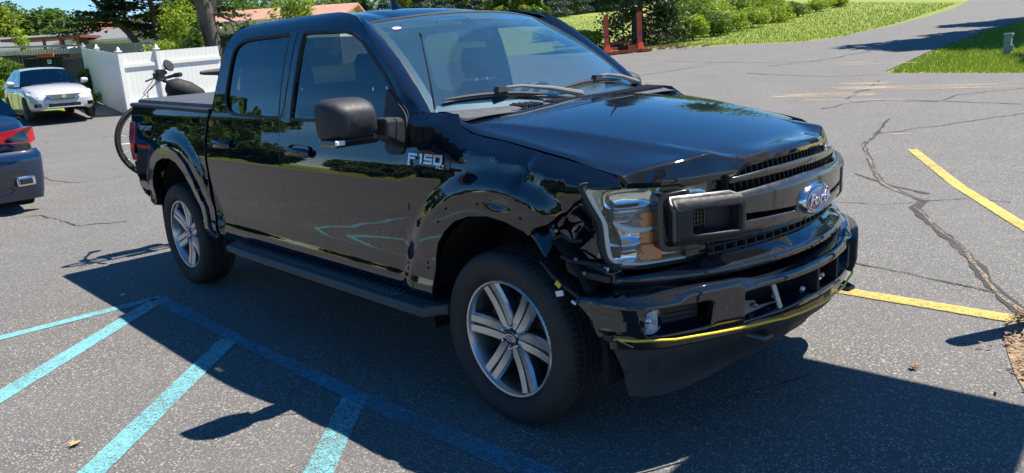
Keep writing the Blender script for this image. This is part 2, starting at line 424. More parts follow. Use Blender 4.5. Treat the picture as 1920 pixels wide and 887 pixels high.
WINF = [(-.655, 1.352), (-.665, 1.385), (-.735, 1.443), (-.822, 1.520), (-.90, 1.585), (-1.049, 1.688), (-1.155, 1.755), (-1.24, 1.790), (-1.34, 1.812), (-1.50, 1.822), (-1.80, 1.832), (-1.80, 1.60), (-1.812, 1.342), (-1.3, 1.340), (-.85, 1.338)]
WINR = [(-1.955, 1.832), (-2.45, 1.834), (-2.59, 1.827), (-2.68, 1.802), (-2.716, 1.752), (-2.725, 1.60), (-2.735, 1.46), (-2.70, 1.40), (-2.65, 1.372), (-2.56, 1.358), (-2.2, 1.350), (-1.955, 1.346)]
def seal(poly, S, w=.014, name='window_seal', par=None, nsign=1, off=.002):
    P = rnd(poly, .03, 3)
    return panel(name, P, S, BLK, par or T, holes=[inset(P, w)], h=.05, depth=.01, nsign=nsign, rim=.001)
def side(sd):
    ns = -sd
    S = Sside(sd); det = sd < 0
    mirror_front(sd)
    hh = .03 if det else .06
    wf = rnd(inset(WINF, -.010), .03, 3); wr = rnd(inset(WINR, -.010), .03, 3)
    d = panel('front_door', DOORF, S, PAINT, T, holes=[wf], h=hh, depth=.02, nsign=ns)
    d2 = panel('rear_door', DOORR, S, PAINT, T, holes=[wr], h=hh, depth=.02, nsign=ns)
    Sg = Sside(sd, 0, -.012)
    panel('door_glass', rnd(inset(WINF, -.014), .03, 3), Sg, GLASSF, T, h=.08, depth=0, nsign=ns)
    panel('door_glass', rnd(inset(WINR, -.014), .03, 3), Sg, GLASST, T, h=.08, depth=0, nsign=ns)
    Sb = Sside(sd, 0, .0035)
    seal(inset(WINF, -.010), Sb, .016, par=d, nsign=ns); seal(inset(WINR, -.010), Sb, .016, par=d2, nsign=ns)
    # B pillar appliques and belt moulding
    panel('pillar_trim', [(-1.815, 1.335), (-1.872, 1.338), (-1.880, 1.41), (-1.863, 1.60), (-1.863, 1.84), (-1.805, 1.84)], Sb, BLKG, T, h=.06, depth=.008, nsign=ns)
    panel('pillar_trim', [(-1.945, 1.340), (-1.898, 1.41), (-1.881, 1.60), (-1.881, 1.84), (-1.948, 1.84)], Sb, BLKG, T, h=.06, depth=.008, nsign=ns)
    # mirror sail
    panel('mirror_sail', rnd([(-.64, 1.235), (-.66, 1.20), (-.77, 1.195), (-.80, 1.215), (-.84, 1.345), (-.838, 1.46), (-.835, 1.515), (-.69, 1.405), (-.642, 1.355)], .02, 2), Sside(sd, 0, .010), BLK, T, h=.04, depth=.02, nsign=ns)
    # cab side: rail, pillars, rocker
    outer = [(-.62, .44), (-.60, .452), (-.604, .46), (-.604, 1.2), (-.616, 1.32), (-.636, 1.394), (-.598, 1.394), (-.64, 1.43), (-.74, 1.505), (-.90, 1.635), (-1.05, 1.75), (-1.17, 1.835), (-1.28, 1.885), (-1.42, 1.915), (-1.6, 1.932),
             (-2.3, 1.937), (-2.62, 1.930), (-2.75, 1.912), (-2.83, 1.86), (-2.865, 1.77), (-2.885, 1.62), (-2.905, 1.50), (-2.935, 1.40), (-2.975, 1.30), (-2.985, 1.19), (-2.965, .93), (-2.935, .66), (-2.89, .51), (-2.87, .44)]
    cut = [p for p in inset(DOORF, -.004)]
    # door openings joined along the B pillar by a thin post
    outer = chaikin(outer[:1]+outer[1:], 12, 25)
    panel('cab_side', outer, S, PAINT, T, holes=[inset(DOORF, -.002), inset(DOORR, -.002)], h=hh, depth=.03, nsign=ns)
    # handles
    for hx in (-1.66, -2.70):
        y = float(Yh(hx, 1.15)); M = Matrix.Translation((hx, sd*y, 1.155))
        q = MB()
        for k in range(24):
            a0 = 2*pi*k/24
        n = 22; prof = []
        # recessed cup
        bx = MB(); V = []; F = []
        for i in range(5):
            s = [1, .97, .86, .6, .0][i]; dd = [.001, -.002, -.016, -.026, -.028][i]
            for k in range(n):
                a = 2*pi*k/n; ex = abs(cos(a))**.5*(1 if cos(a) > 0 else -1)*.128*s; ez = abs(sin(a))**.6*(1 if sin(a) > 0 else -1)*.052*s
                V.append((ex, sd*dd*-1*-1, ez))
        for i in range(4):
            for k in range(n): F.append((i*n+k, i*n+(k+1) % n, (i+1)*n+(k+1) % n, (i+1)*n+k))
        bx.add(V, F, Matrix.Translation((hx, sd*(y+.004), 1.15)))
        hcup = bx.build('handle_cup', BLKG, T, True, 60)
        g = MB(); P = []
        for k in range(13):
            t = k/12; P.append((hx-.13+.26*t, sd*(y+.014+.030*sin(pi*min(1, max(0, (t*1.06-.03))))**.55), 1.158+.004*sin(pi*t)))
        g.tube(P, [.010]+[.0155]*11+[.010], 10)
        hb = g.build('door_handle', PAINT, T, True, 60)
        for v in hb.data.vertices: v.co.z = 1.158+(v.co.z-1.158)*1.75
    # bed side
    bed = [(-2.935, .50), (-2.968, .66), (-3.010, .93), (-3.030, 1.19), (-3.028, 1.285), (-2.985, 1.372), (-4.560, 1.405), (-4.605, 1.39), (-4.615, 1.30), (-4.61, 1.262),
           (-4.485, 1.262), (-4.470, 1.10), (-4.462, .95), (-4.555, .93), (-4.555, .80), (-4.13, .735), (-4.14, .80), (-4.10, .90), (-4.02, .985), (-3.90, 1.055), (-3.76, 1.09), (-3.60, 1.095), (-3.45, 1.065), (-3.31, .99), (-3.20, .87), (-3.12, .73), (-3.05, .58), (-3.0, .47), (-2.93, .46)]
    b = panel('bed_side', bed, S, PAINT, T, h=.03, depth=.02, nsign=ns)
    # rear wheel moulding
    mo = [(-4.165, .66), (-4.155, .74), (-4.14, .80), (-4.10, .90), (-4.02, .985), (-3.90, 1.055), (-3.76, 1.09), (-3.60, 1.095), (-3.45, 1.065), (-3.31, .99), (-3.20, .87), (-3.12, .73), (-3.05, .58), (-2.995, .46)]
    mi = [(-3.06, .46), (-3.115, .58), (-3.18, .70), (-3.26, .83), (-3.36, .93), (-3.48, 1.0), (-3.61, 1.025), (-3.75, 1.02), (-3.88, .985), (-3.98, .92), (-4.05, .84), (-4.09, .76), (-4.10, .66)]
    panel('wheel_arch_moulding', mo+mi, Sside(sd, 0, .016), BLKG, T, h=.03, depth=.05, nsign=ns, rim=.008)
    # tail lamp
    tl = [(-4.613, 1.262), (-4.487, 1.262), (-4.474, 1.10), (-4.464, .952), (-4.556, .952), (-4.575, 1.08), (-4.60, 1.11)]
    tr_ = panel('tail_lamp', tl, Sside(sd, 0, .012), simple('red_lens', (.45, .012, .018), .12, coat=1), T, h=.03, depth=.12, nsign=ns, rim=.006)
    # rear corner of bed and bumper end
    q = MB(); q.add([(-4.61, sd*.93, .80), (-4.61, sd*.80, .80), (-4.61, sd*.80, 1.38), (-4.61, sd*.93, 1.38)], [(0, 1, 2, 3)])
    P = [(-4.56, .835), (-4.15, .74), (-4.17, .62), (-4.22, .60), (-4.52, .66), (-4.60, .72)]
    panel('rear_bumper_end', P, Sside(sd, 0, -.012), PAINT, T, h=.05, depth=.08, nsign=ns, rim=.01)
side(-1); side(1)

# inner dark shell that closes gaps
q = MB()
q.box((-1.75, 0, .74), (2.2, 1.82, .50)); q.box((-2.4, 0, 1.02), (.95, 1.76, .30))
q.box((-3.6, 0, 1.16), (1.80, 1.00, .26)); q.box((-4.38, 0, .92), (.36, 1.80, .70)); q.box((-3.02, 0, .90), (.14, 1.84, .86))
q.box((-3.6, 0, .62), (1.9, .9, .22)); q.box((.02, 0, .80), (1.3, .98, .55)); q.box((-.55, 0, .9), (.12, 1.84, .7))
q.build('inner_body', VOID, T)
# wheel wells
for sd in (-1, 1):
    for xc, ra, ry in ((0, .56, 1.0), (-3.62, .60, 1.0)):
        q = MB(); n = 24; V = []; F = []
        for i in range(n+1):
            a = pi*(-.06+1.12*i/n)
            for yy in (.945, .93, .52): V.append((xc+cos(a)*ra*(1 if yy < .94 else .97), sd*yy, .42+sin(a)*ra*(1. if yy < .94 else .985)))
        for i in range(n):
            for j in range(2): F.append((i*3+j, i*3+j+1, i*3+j+4, i*3+j+3))
        V.append((xc, sd*.52, .42)); c = len(V)-1
        for i in range(n): F.append((i*3+2, c, (i+1)*3+2))
        q.add(V, F); q.build('wheel_well', VOID, T, True)
# bed box top: tonneau
bz = lambda x: 1.372+(x+2.97)/(-4.56+2.97)*(1.405-1.372)
TON = simple('grey_tonneau', (.085, .087, .092), .48, nz=.12, nscale=60, bump=.1, bscale=800)
for x0, x1 in ((-2.965, -3.51), (-3.52, -4.05), (-4.06, -4.57)):
    q = MB(); V = []; yy = [-.865, -.858, -.83, 0, .83, .858, .865]; zz = [.012, .036, .042, .050, .042, .036, .012]
    for x in (x0, x0-.006, x1+.006, x1):
        e = 0 if x in (x0, x1) else .004
        for y, z in zip(yy, zz): V.append((x, y, bz(x)+z+e))
    F = [(i*7+j, i*7+j+1, i*7+j+8, i*7+j+7) for i in range(3) for j in range(6)]
    q.add(V, F); q.build('tonneau_panel', TON, T, True, 30)
for sd in (-1, 1):
    q = MB(); pr = [(.935, -.012), (.934, .008), (.922, .016), (.875, .016), (.868, .010)]; V = []
    for x in (-2.967, -4.60):
        for y, z in pr: V.append((x, sd*(y-.012*sm((-4.-x)/.7)), bz(x)+z))
    n = len(pr); q.add(V, [(j, j+1, j+1+n, j+n) for j in range(n-1)]+[tuple(range(n)), tuple(range(n, 2*n))]); q.build('bed_rail_cap', BLK, T, True, 40)
q = MB(); q.box((-4.59, 0, 1.10), (.05, 1.64, .60)); q.box((-4.60, 0, 1.395), (.07, 1.80, .035)); q.build('tailgate', PAINT, T, bevel=.012)
q = MB(); q.box((-4.72, 0, .70), (.20, 1.70, .17)); q.box((-4.6, 0, .62), (.1, .2, .14)); q.build('rear_bumper', CHR, T, bevel=.02)
q = MB(); q.tube([(-4.2, -.62, .42), (-4.50, -.68, .41), (-4.62, -.76, .42)], .04, 12); q.build('exhaust_tip', BLK, T, True)
# cab rear wall, roof
def roofz(x, y):
    e = sm((np.abs(y)-.42)/.30)
    z = 1.955-.045*(np.abs(y)/.70)**2-.008*np.exp(-((np.abs(y)-.46)/.05)**2)*1.0
    z = z-.10*np.clip((x+1.75)/.55, 0, 1)**2-.035*np.clip((-2.45-x)/.40, 0, 1)**2
    return z
def wtop(y): return -1.165-.17*(np.abs(y)/.68)**2.2       # header line x
def roofedge(x): return np.interp(x, [-2.75, -2.62, -2.3, -1.6, -1.42, -1.28], [.66, .675, .68, .68, .695, .715])
nx, ny = 50, 49; V = []; F = []
for i in range(nx):
    for j in range(ny):
        s = -1+2*j/(ny-1); s = math.copysign(abs(s)**.85, s); y0 = .685*s; t = i/(nx-1)
        x = wtop(y0)*(1-t)+(-2.80+.06*abs(s)**4)*t; V.append((x, y0*float(roofedge(x))/.685, float(roofz(x, y0))))
for i in range(nx-1):
    for j in range(ny-1): F.append((i*ny+j, i*ny+j+1, i*ny+j+1+ny, i*ny+j+ny))
# tuck the border down
roof = mk('roof_panel', V, F, PAINT, T)
bm = bmesh.new(); bm.from_mesh(roof.data)
for v in bm.verts:
    if abs(v.co.y) > .6: v.co.z -= .0
ext = bmesh.ops.extrude_edge_only(bm, edges=[e for e in bm.edges if e.is_boundary])
for v in [g for g in ext['geom'] if isinstance(g, bmesh.types.BMVert)]: v.co.z -= .03
bmesh.ops.recalc_face_normals(bm, faces=bm.faces)
for e in bm.edges: e.smooth = not (len(e.link_faces) == 2 and e.calc_face_angle(0) > R_(40))
bm.to_mesh(roof.data); bm.free()
# roof joint strip filling between rail top and roof edge
for sd in (-1, 1):
    q = MB(); V = []
    xs = np.linspace(-1.24, -2.70, 30)
    for x in xs:
        rz = float(np.interp(x, [-2.80, -2.75, -2.62, -2.3, -1.6, -1.42, -1.28, -1.17], [1.89, 1.912, 1.930, 1.937, 1.932, 1.915, 1.885, 1.835]))
        V += [(x, sd*(float(Yh(x, rz))-.0), rz-.004), (x, sd*(float(roofedge(x))-.02), rz-.008)]
    q.add(V, [(2*i, 2*i+1, 2*i+3, 2*i+2) for i in range(29)]); q.build('roof_ditch', PAINT, T, True)
V = []; F = []
hh = [(-2.80, 1.93), (-2.865, 1.86), (-2.895, 1.70), (-2.93, 1.50), (-2.965, 1.36)]
for x, z in hh:
    for s in (-1, -.82, .82, 1): V.append((x+.0, s*(float(Yh(x, z))-.006), z))
F = [(i*4+j, i*4+j+1, i*4+j+5, i*4+j+4) for i in range(4) for j in range(3)]
q = MB(); q.add(V, [f for k, f in enumerate(F) if not (k % 3 == 1 and 0 < k//3 < 3)]); q.build('cab_back', PAINT, T, True, 40)
q = MB(); q.add([(-2.880, s*.66, z) if z > 1.7 else (-2.925, s*.70, z) for z in (1.84, 1.50) for s in (-1, 1)], [(0, 1, 3, 2)]); q.build('rear_window', GLASST, T)
# windscreen
def ws(u, v):
    """u across -1..1, v 0 bottom..1 top"""
    u = np.asarray(u, float); v = np.asarray(v, float)
    yb, yt_ = .815*u, .665*u
    xb = -.425-.165*np.abs(u)**2.2; xt = -1.155-.115*np.abs(u)**2.2
    zb = 1.368+.012*np.abs(u)**2; zt_ = 1.893-.045*np.abs(u)**2
    bow = .035*4*v*(1-v)
    x = xb+(xt-xb)*v+bow*.6; z = zb+(zt_-zb)*v+bow*.8; y = yb+(yt_-yb)*v
    return np.stack([x, y, z], -1)
def wsS(off):
    def f(u, v):
        p = ws(u, v); e = 1e-3; n_ = np.cross(ws(u+e, v)-ws(u-e, v), ws(u, v+e)-ws(u, v-e)); n_ /= np.linalg.norm(n_, axis=-1, keepdims=True)
        return p+n_*off
    return f
full = [(-1, 0), (1, 0), (1, 1), (-1, 1)]
sg = np.sign(np.cross(ws(.001, .5)-ws(-.001, .5), ws(0, .501)-ws(0, .499))[2])
panel('windscreen', full, ws, GLASSW, T, h=.06, depth=0, nsign=sg)
panel('windscreen_frit', full, wsS(-.004*sg), simple('black_frit', (.01, .012, .014), .5), T, holes=[[(-.955, .06), (.955, .06), (.955, .955), (.16, .955), (.14, .90), (-.14, .90), (-.16, .955), (-.955, .955)]], h=.06, depth=0, nsign=sg)
panel('windscreen_trim', [(-1.012, -.01), (1.012, -.01), (1.012, 1.012), (-1.012, 1.012)], wsS(.003*sg), BLK, T, holes=[full[:1]+[(1, 0), (.997, .992), (-.997, .992)]], h=.05, depth=.01, nsign=sg, rim=.001)
# A pillar inner returns between side panel and glass
for sd in (-1, 1):
    rails = [(-.598, 1.394, 0.0), (-.64, 1.43, .08), (-.74, 1.505, .24), (-.90, 1.635, .50), (-1.05, 1.75, .74), (-1.17, 1.835, .92), (-1.235, 1.872, 1.0)]
    V = []
    for x, z, v in rails:
        g = ws(np.array([sd*1.0]), np.array([v]))[0]; a = np.array([x, sd*float(Yh(x, z)), z])
        for t in (0, .06, .2, .6, 1.0):
            p = a*(1-t)+g*t; p[2] += .012*math.sin(pi*min(1, t*1.5))*.5; p[0] += .015*math.sin(pi*t)*.8; V.append(tuple(p))
    q = MB(); q.add(V, [(i*5+j, i*5+j+1, i*5+j+6, i*5+j+5) for i in range(len(rails)-1) for j in range(4)]); q.build('pillar_cover', PAINT, T, True, 60)
# cowl grille
def cowl(u, v):
    p = ws(u, np.zeros_like(u)); xe = -.30+.0*u-.05*u**2; return np.stack([p[:, 0]+.0+v*(xe-p[:, 0]), p[:, 1]*(1+.02*v), p[:, 2]+.002+.016*np.sin(np.clip(v, 0, 1)*pi)-.006*v-.010*u**4*v], -1)
q = panel('cowl_panel', [(-1, -.1), (1, -.1), (1, 1.2), (-1, 1.2)], lambda u, v: cowl(np.asarray(u, float), np.asarray(v, float)), simple('grey_cowl_plastic', (.075, .075, .078), .5, nz=.2, nscale=30), T, h=.08, depth=.0, nsign=1)
for k in range(34):
    u = -.56+1.46*k/33
    if -.42 < u < -.30: continue
    a = cowl(np.array([u]), np.array([.38]))[0]; b = cowl(np.array([u+.035]), np.array([.86]))[0]
    q = MB(); q.bar((a[0], a[1], a[2]+.004), (b[0], b[1], b[2]+.006), .012, .010); q.build('cowl_slot', VOID, T)
    q = MB(); q.bar((a[0], a[1]+.017, a[2]+.006), (b[0], b[1]+.017, b[2]+.008), .007, .016); q.build('cowl_rib', MATS['grey_cowl_plastic'], T)
# wipers
def wiper(a, b, mid, piv):
    q = MB(); A, B_, Mi, Pv = map(Vector, (a, b, mid, piv))
    P = [A+(B_-A)*t+Vector((0, 0, .018*math.sin(pi*t))) for t in np.linspace(0, 1, 9)]
    q.tube(P, [.004]+[.009]*7+[.004], 6); q.tube([p-Vector((-.004, 0, .012)) for p in P], .004, 5)
    q.box(tuple(Mi+Vector((0, 0, .022))), (.045, .075, .028), None, .7)
    o = q.build('wiper_blade', BLK, T, True)
    q = MB(); P = [Mi+Vector((0, 0, .03)), Mi+(Pv-Mi)*.25+Vector((0, 0, .040)), Mi+(Pv-Mi)*.6+Vector((0, 0, .03)), Pv]
    q.tube(P, [.006, .008, .013, .018], 8); q.build('wiper_arm', simple('worn_grey_arm', (.20, .19, .18), .45), T, True)
wiper((-.598, -.735, 1.437), (-.452, -.155, 1.420), (-.515, -.42, 1.443), (-.420, .10, 1.40))
wiper((-.470, .012, 1.440), (-.565, .630, 1.440), (-.508, .34, 1.452), (-.60, .84, 1.415))
# antenna
q = MB(); ab = (-.50, -.865, 1.345); q.lathe([(.016, -.01), (.015, .03), (.009, .05), (.009, .06)], 10, RT(ab)); q.build('antenna_base', SILV, T, True)
q = MB(); q.tube([(ab[0], ab[1], ab[2]+.05), (ab[0]-.022, ab[1], ab[2]+.20), (ab[0]-.062, ab[1], ab[2]+.40)], [.006, .0045, .003], 8)
q.lathe([(.004, -.012), (.006, 0), (.006, .01), (.003, .014)], 8, RT((ab[0]-.062, ab[1], ab[2]+.405), 0, -.16)); q.build('antenna_mast', BLK, T, True)
# shark fin
q = MB(); V = []; F = []
for i, (x, wd, h) in enumerate([(-1.80, .003, .0), (-1.84, .028, .018), (-1.89, .034, .034), (-1.93, .034, .065), (-1.955, .028, .088), (-1.975, .018, .084), (-1.97, .030, 0)]):
    for s, zz in ((-1, 0), (-.9, .2), (-.35, .85), (0, 1), (.35, .85), (.9, .2), (1, 0)): V.append((x-.0, s*wd, 1.950+zz*max(h, .004)))
F = [(i*7+j, i*7+j+1, i*7+j+8, i*7+j+7) for i in range(6) for j in range(6)]
q.add(V, F); q.build('antenna_fin', BLKG, T, True, 50)
# side mirrors
def smirror(sd, dx=0, dy=0):
    def hull(secs, name, mat, par, n=20, ex=3.2):
        V = []; F = []
        for (cx, cy, cz, a, b, ryaw) in secs:
            for k in range(n):
                t = 2*pi*k/n; u = abs(cos(t))**(2/ex)*math.copysign(1, cos(t))*a; v = abs(sin(t))**(2/ex)*math.copysign(1, sin(t))*b
                V.append((cx+u*sin(ryaw), sd*(cy+u*cos(ryaw)), cz+v))
        for i in range(len(secs)-1):
            for k in range(n): F.append((i*n+k, i*n+(k+1) % n, (i+1)*n+(k+1) % n, (i+1)*n+k))
        F.append(tuple(range(n))); F.append(tuple((len(secs)-1)*n+k for k in range(n)))
        q = MB(); q.add(V, F); return q.build(name, mat, par, True, 50)
    o = hull([(-.775, 1.225, 1.392, .122, .092, 0), (-.765, 1.225, 1.392, .126, .098, 0), (-.71, 1.222, 1.392, .124, .097, 0), (-.655, 1.218, 1.388, .114, .086, 0), (-.62, 1.212, 1.382, .094, .068, 0), (-.605, 1.206, 1.376, .07, .048, 0)], 'mirror_housing', BLK, T, 28, 4.5)
    q = MB(); q.box((-.705, sd*1.222, 1.292), (.145, .236, .036), None, 1.03); k = q.build('mirror_skirt', BLKG, o, bevel=.012)
    q = MB(); q.box((-.634, sd*1.316, 1.296), (.012, .052, .024)); q.build('turn_lamp', WHT, o, bevel=.006)
    q = MB(); q.box((-.776, sd*1.225, 1.392), (.006, .21, .16)); q.build('mirror_glass', CHR, o)
    q = MB(); q.add([(-.72, sd*1.08, 1.285), (-.72, sd*1.08, 1.385), (-.60, sd*1.08, 1.385), (-.60, sd*1.08, 1.285), (-.74, sd*.95, 1.225), (-.74, sd*.95, 1.375), (-.63, sd*.95, 1.375), (-.63, sd*.95, 1.225)],
                    [(0, 1, 2, 3), (7, 6, 5, 4), (0, 4, 5, 1), (1, 5, 6, 2), (2, 6, 7, 3), (3, 7, 4, 0)]); q.build('mirror_arm', BLK, T, bevel=.02)
smirror(-1)
n0 = set(bpy.data.objects); smirror(1)
for o in set(bpy.data.objects)-n0:
    o.data.transform(Matrix.Translation((-.22, -.10, -.02)))
# bonnet
def hoodedge(x): return np.interp(x, [-.40, .0, .40, .62], [.885, .882, .872, .850])
HX0 = lambda y: -.315-.045*(np.abs(y)/.88)**2+.0      # rear edge
HC = [(0, .865, 1.200), (.10, .862, 1.197), (.25, .842, 1.192), (.35, .812, 1.182), (.41, .788, 1.186), (.46, .770, 1.199), (.505, .752, 1.214), (.55, .738, 1.209), (.60, .712, 1.200), (.70, .672, 1.193), (.80, .625, 1.180), (.87, .585, 1.165)]
HL_ = [(0, .880, 1.178), (.10, .877, 1.177), (.25, .857, 1.172), (.36, .828, 1.162), (.40, .822, 1.140), (.44, .808, 1.128), (.505, .788, 1.126), (.55, .770, 1.126), (.60, .748, 1.126), (.70, .705, 1.126), (.80, .655, 1.130), (.87, .612, 1.136)]
def hprof(y, tab, c):
    xs_h = np.abs(abs(y)+np.linspace(-.03, .03, 13)); w_h = np.exp(-.5*(np.linspace(-.03, .03, 13)/.013)**2); w_h /= w_h.sum()
    return float((np.interp(xs_h, [t[0] for t in tab], [t[c] for t in tab])*w_h).sum())
def hoodz(x, y):
    a = abs(y); t = (x+.39)/1.2
    zc = 1.392-.085*t-.115*t*t-.016*(a/.5)**2                      # centre plateau
    gz = float(np.interp(x, gxt, gzt)) if x > -.44 else 1.385
    rid = .805-.30*float(np.clip((x+.32)/1.05, 0, 1))
    zo = gz+.008; e = .885
    wd_ = .74*(e-rid)+.01
    q_ = (a-rid)/wd_; k_ = .06
    s = 0. if q_ < -k_ else (1. if q_ > 1+k_ else ((q_+k_)**2/(4*k_) if q_ < k_ else (1-(1+k_-q_)**2/(4*k_) if q_ > 1-k_ else q_)))
    z = zc*(1-s)+(zo+.004*(1-float(np.clip((a-rid-wd_)/(e-rid-wd_+.01), 0, 1))))*s
    return z-.010*float(sm((a-.85)/.035))
ys = sorted(set([round(float(s), 4) for s in np.concatenate([np.linspace(-.88, .88, 141), [-.515, .515, -.41, .41, -.55, .55, -.36, .36]])]))
V = []; F = []; nv = 54
for y in ys:
    xc, zc_, xl, zl = hprof(y, HC, 1), hprof(y, HC, 2), hprof(y, HL_, 1), hprof(y, HL_, 2)
    x0 = float(HX0(y)); col = []
    if abs(y) > .86: x0 = x0+.015
    for i in range(nv-7):
        t = i/(nv-8); x = x0+(xc-.014-x0)*t
        z = hoodz(x, y); bs_ = .90-.16*float(sm((abs(y)-.46)/.08)); b = float(sm((t-bs_)/(1-bs_))); zl_ = zc_+(xc-x)*.17
        col.append((x, z*(1-b)+zl_*b))
    P0 = np.array(col[-1]); Pc = np.array([xc, zc_]); Pl = np.array([xl, zl])
    for t in (.25, .5, .75): col.append(tuple((1-t)**2*P0+2*t*(1-t)*Pc+t*t*(Pc*.72+Pl*.28)))
    for t in (.28, .55, .8, 1.0): col.append(tuple(Pc+(Pl-Pc)*t))
    ye = float(hoodedge(col[0][0]))
    for x, z in col:
        yy = y*float(hoodedge(x))/.885; V.append((x, yy, z))
nn = len(ys); nc = len(V)//nn
for i in range(nn-1):
    for j in range(nc-1): F.append((i*nc+j, i*nc+j+1, (i+1)*nc+j+1, (i+1)*nc+j))
hood = mk('bonnet', V, F, PAINTF, T)
bm = bmesh.new(); bm.from_mesh(hood.data)
ext = bmesh.ops.extrude_edge_only(bm, edges=[e for e in bm.edges if e.is_boundary])
for v in [g for g in ext['geom'] if isinstance(g, bmesh.types.BMVert)]:
    v.co.z -= .022; v.co.x -= .008 if v.co.x > .5 else 0; v.co.y *= .994
bmesh.ops.recalc_face_normals(bm, faces=bm.faces)
for e in bm.edges: e.smooth = not (len(e.link_faces) == 2 and e.calc_face_angle(0) > R_(48))
bm.to_mesh(hood.data); bm.free()
# washer creases on the bonnet: thin dark seam lines
q = MB(); # ---- grille and lamps: surfaces over (y,z)
def Sx(fx): return lambda y, z: np.stack([fx(y, z), y, z], -1)
gx = lambda y, z: .930-.36*y**2+0*z
def frontpanel(name, poly, fx, mat, par=T, holes=(), h=.04, depth=.03, rim=.004): return panel(name, poly, Sx(fx), mat, par, holes=holes, h=h, depth=depth, nsign=1, rim=rim)
def text_mesh(name, s, size, mat, parent, M, ext=.002, shear=0, sx=1, bevel=0, spacing=1.0, bold=0):
    cu = bpy.data.curves.new('txt', 'FONT'); cu.body = s; cu.size = size; cu.extrude = ext; cu.shear = shear; cu.offset = bold
    cu.align_x = 'CENTER'; cu.align_y = 'CENTER'; cu.bevel_depth = bevel; cu.space_character = spacing; cu.resolution_u = 3
    o = bpy.data.objects.new('txt', cu); C.objects.link(o); bpy.context.view_layer.update()
    me = bpy.data.meshes.new_from_object(o.evaluated_get(bpy.context.evaluated_depsgraph_get())); bpy.data.objects.remove(o); bpy.data.curves.remove(cu)
    me.transform(M @ Matrix.Diagonal((sx, 1, 1, 1))); me.materials.clear(); me.materials.append(mat); me.name = name
    q = bpy.data.objects.new(name, me); C.objects.link(q)
    if parent is not None: q.parent = parent
    return q
# ---- grille
q = MB(); q.box((.70, 0, .98), (.06, .94, .34)); q.box((.60, 0, .90), (.05, 1.30, .10)); q.build('grille_backing', VOID, T)
openU_old = [(-.46, 1.045), (-.445, 1.155), (-.40, 1.166), (-.2, 1.176), (0, 1.180), (.2, 1.176), (.40, 1.166), (.445, 1.155), (.46, 1.045)]
openU = [(-.475, 1.045), (-.455, 1.150), (-.41, 1.164), (-.2, 1.172), (0, 1.176), (.2, 1.172), (.41, 1.164), (.455, 1.150), (.475, 1.045)]
outU = [(-.505, 1.04), (-.478, 1.160), (-.42, 1.174), (-.2, 1.182), (0, 1.186), (.2, 1.182), (.42, 1.174), (.478, 1.160), (.505, 1.04)]
frontpanel('grille_surround', outU+[], lambda y, z: gx(y, z)-.085, VOID, holes=[openU], h=.05, depth=.04)
for k in range(27):
    y = -.44+.88*k/26; x = float(gx(y, 0))-.085
    q = MB(); q.bar((x, y, 1.05), (x-.02, y, 1.18), .006, .05, up=(1, 0, 0)); q.build('grille_fin', BLK, T)
for z0, dz in ((1.115, .030), (1.065, .0),):
    if dz == 0: continue
    P = [(-.462, 1.092), (-.455, 1.110), (-.25, 1.123), (0, 1.129), (.25, 1.123), (.455, 1.110), (.462, 1.092), (.25, 1.099), (0, 1.103), (-.25, 1.099)]
    frontpanel('grille_bar', P, lambda y, z: gx(y, z)-.028-.35*np.abs(z-1.11), GRAYG, h=.03, depth=.03, rim=.006)
# main bar
def fm(y, z): return gx(y, z)+.012-1.3*np.maximum(z-1.035, 0)-.9*np.maximum(.90-z, 0)
mb = [(-.735, .90), (-.72, .880), (-.45, .868), (-.2, .868), (0, .868), (.2, .868), (.45, .868), (.72, .880), (.735, .90), (.735, 1.05), (.715, 1.072), (.47, 1.066), (.45, 1.054), (.2, 1.064), (0, 1.068), (-.2, 1.064), (-.45, 1.054), (-.47, 1.066), (-.715, 1.072), (-.735, 1.05)]
def slit(s): return [(s*.435, .935), (s*.125, .928), (s*.125, .958), (s*.435, .974)]
def nos(s): return rnd([(s*.455, .905), (s*.675, .915), (s*.675, 1.025), (s*.455, 1.018)], .02, 3)
frontpanel('grille_frame', mb, fm, GRAYG, holes=[slit(1), slit(-1), nos(1), nos(-1)], h=.03, depth=.045, rim=.008)
for s in (-1, 1):
    blk = [(s*.445, .880), (s*.72, .893), (s*.727, .90), (s*.727, 1.05), (s*.715, 1.060), (s*.445, 1.052)]
    frontpanel('grille_end_frame', blk, lambda y, z: fm(y, z)+.006, BLK, holes=[nos(s)], h=.03, depth=.06, rim=.008)
    # inset nostril with honeycomb
    frontpanel('grille_inset', [(s*.44, .895), (s*.69, .905), (s*.69, 1.035), (s*.44, 1.03)], lambda y, z: gx(y, z)-.05-.10*(np.abs(y)-.45), BLK, h=.03, depth=.01)
    for k in range(6):
        z = .925+.017*k; q = MB()
        q.tube([(float(gx(y, 0))-.045-.10*(abs(y)-.45), y, z) for y in (s*.56, s*.66)], .003, 5); q.build('grille_rib', BLKG, T)
    for k in range(8):
        y = s*(.56+.013*k); q = MB(); x = float(gx(y, 0))-.043-.10*(abs(y)-.45); q.tube([(x, y, .915), (x, y, 1.02)], .003, 5); q.build('grille_rib', BLKG, T)
    # C shaped lamp bracket outside the frame
    c = rnd([(s*.60, .852), (s*.752, .858), (s*.757, 1.078), (s*.64, 1.088), (s*.64, 1.078), (s*.742, 1.068), (s*.740, .872), (s*.60, .866)], .03, 4)
    frontpanel('lamp_bracket', c, lambda y, z: gx(y, z)-.035, BLKG, h=.03, depth=.07, rim=.005)
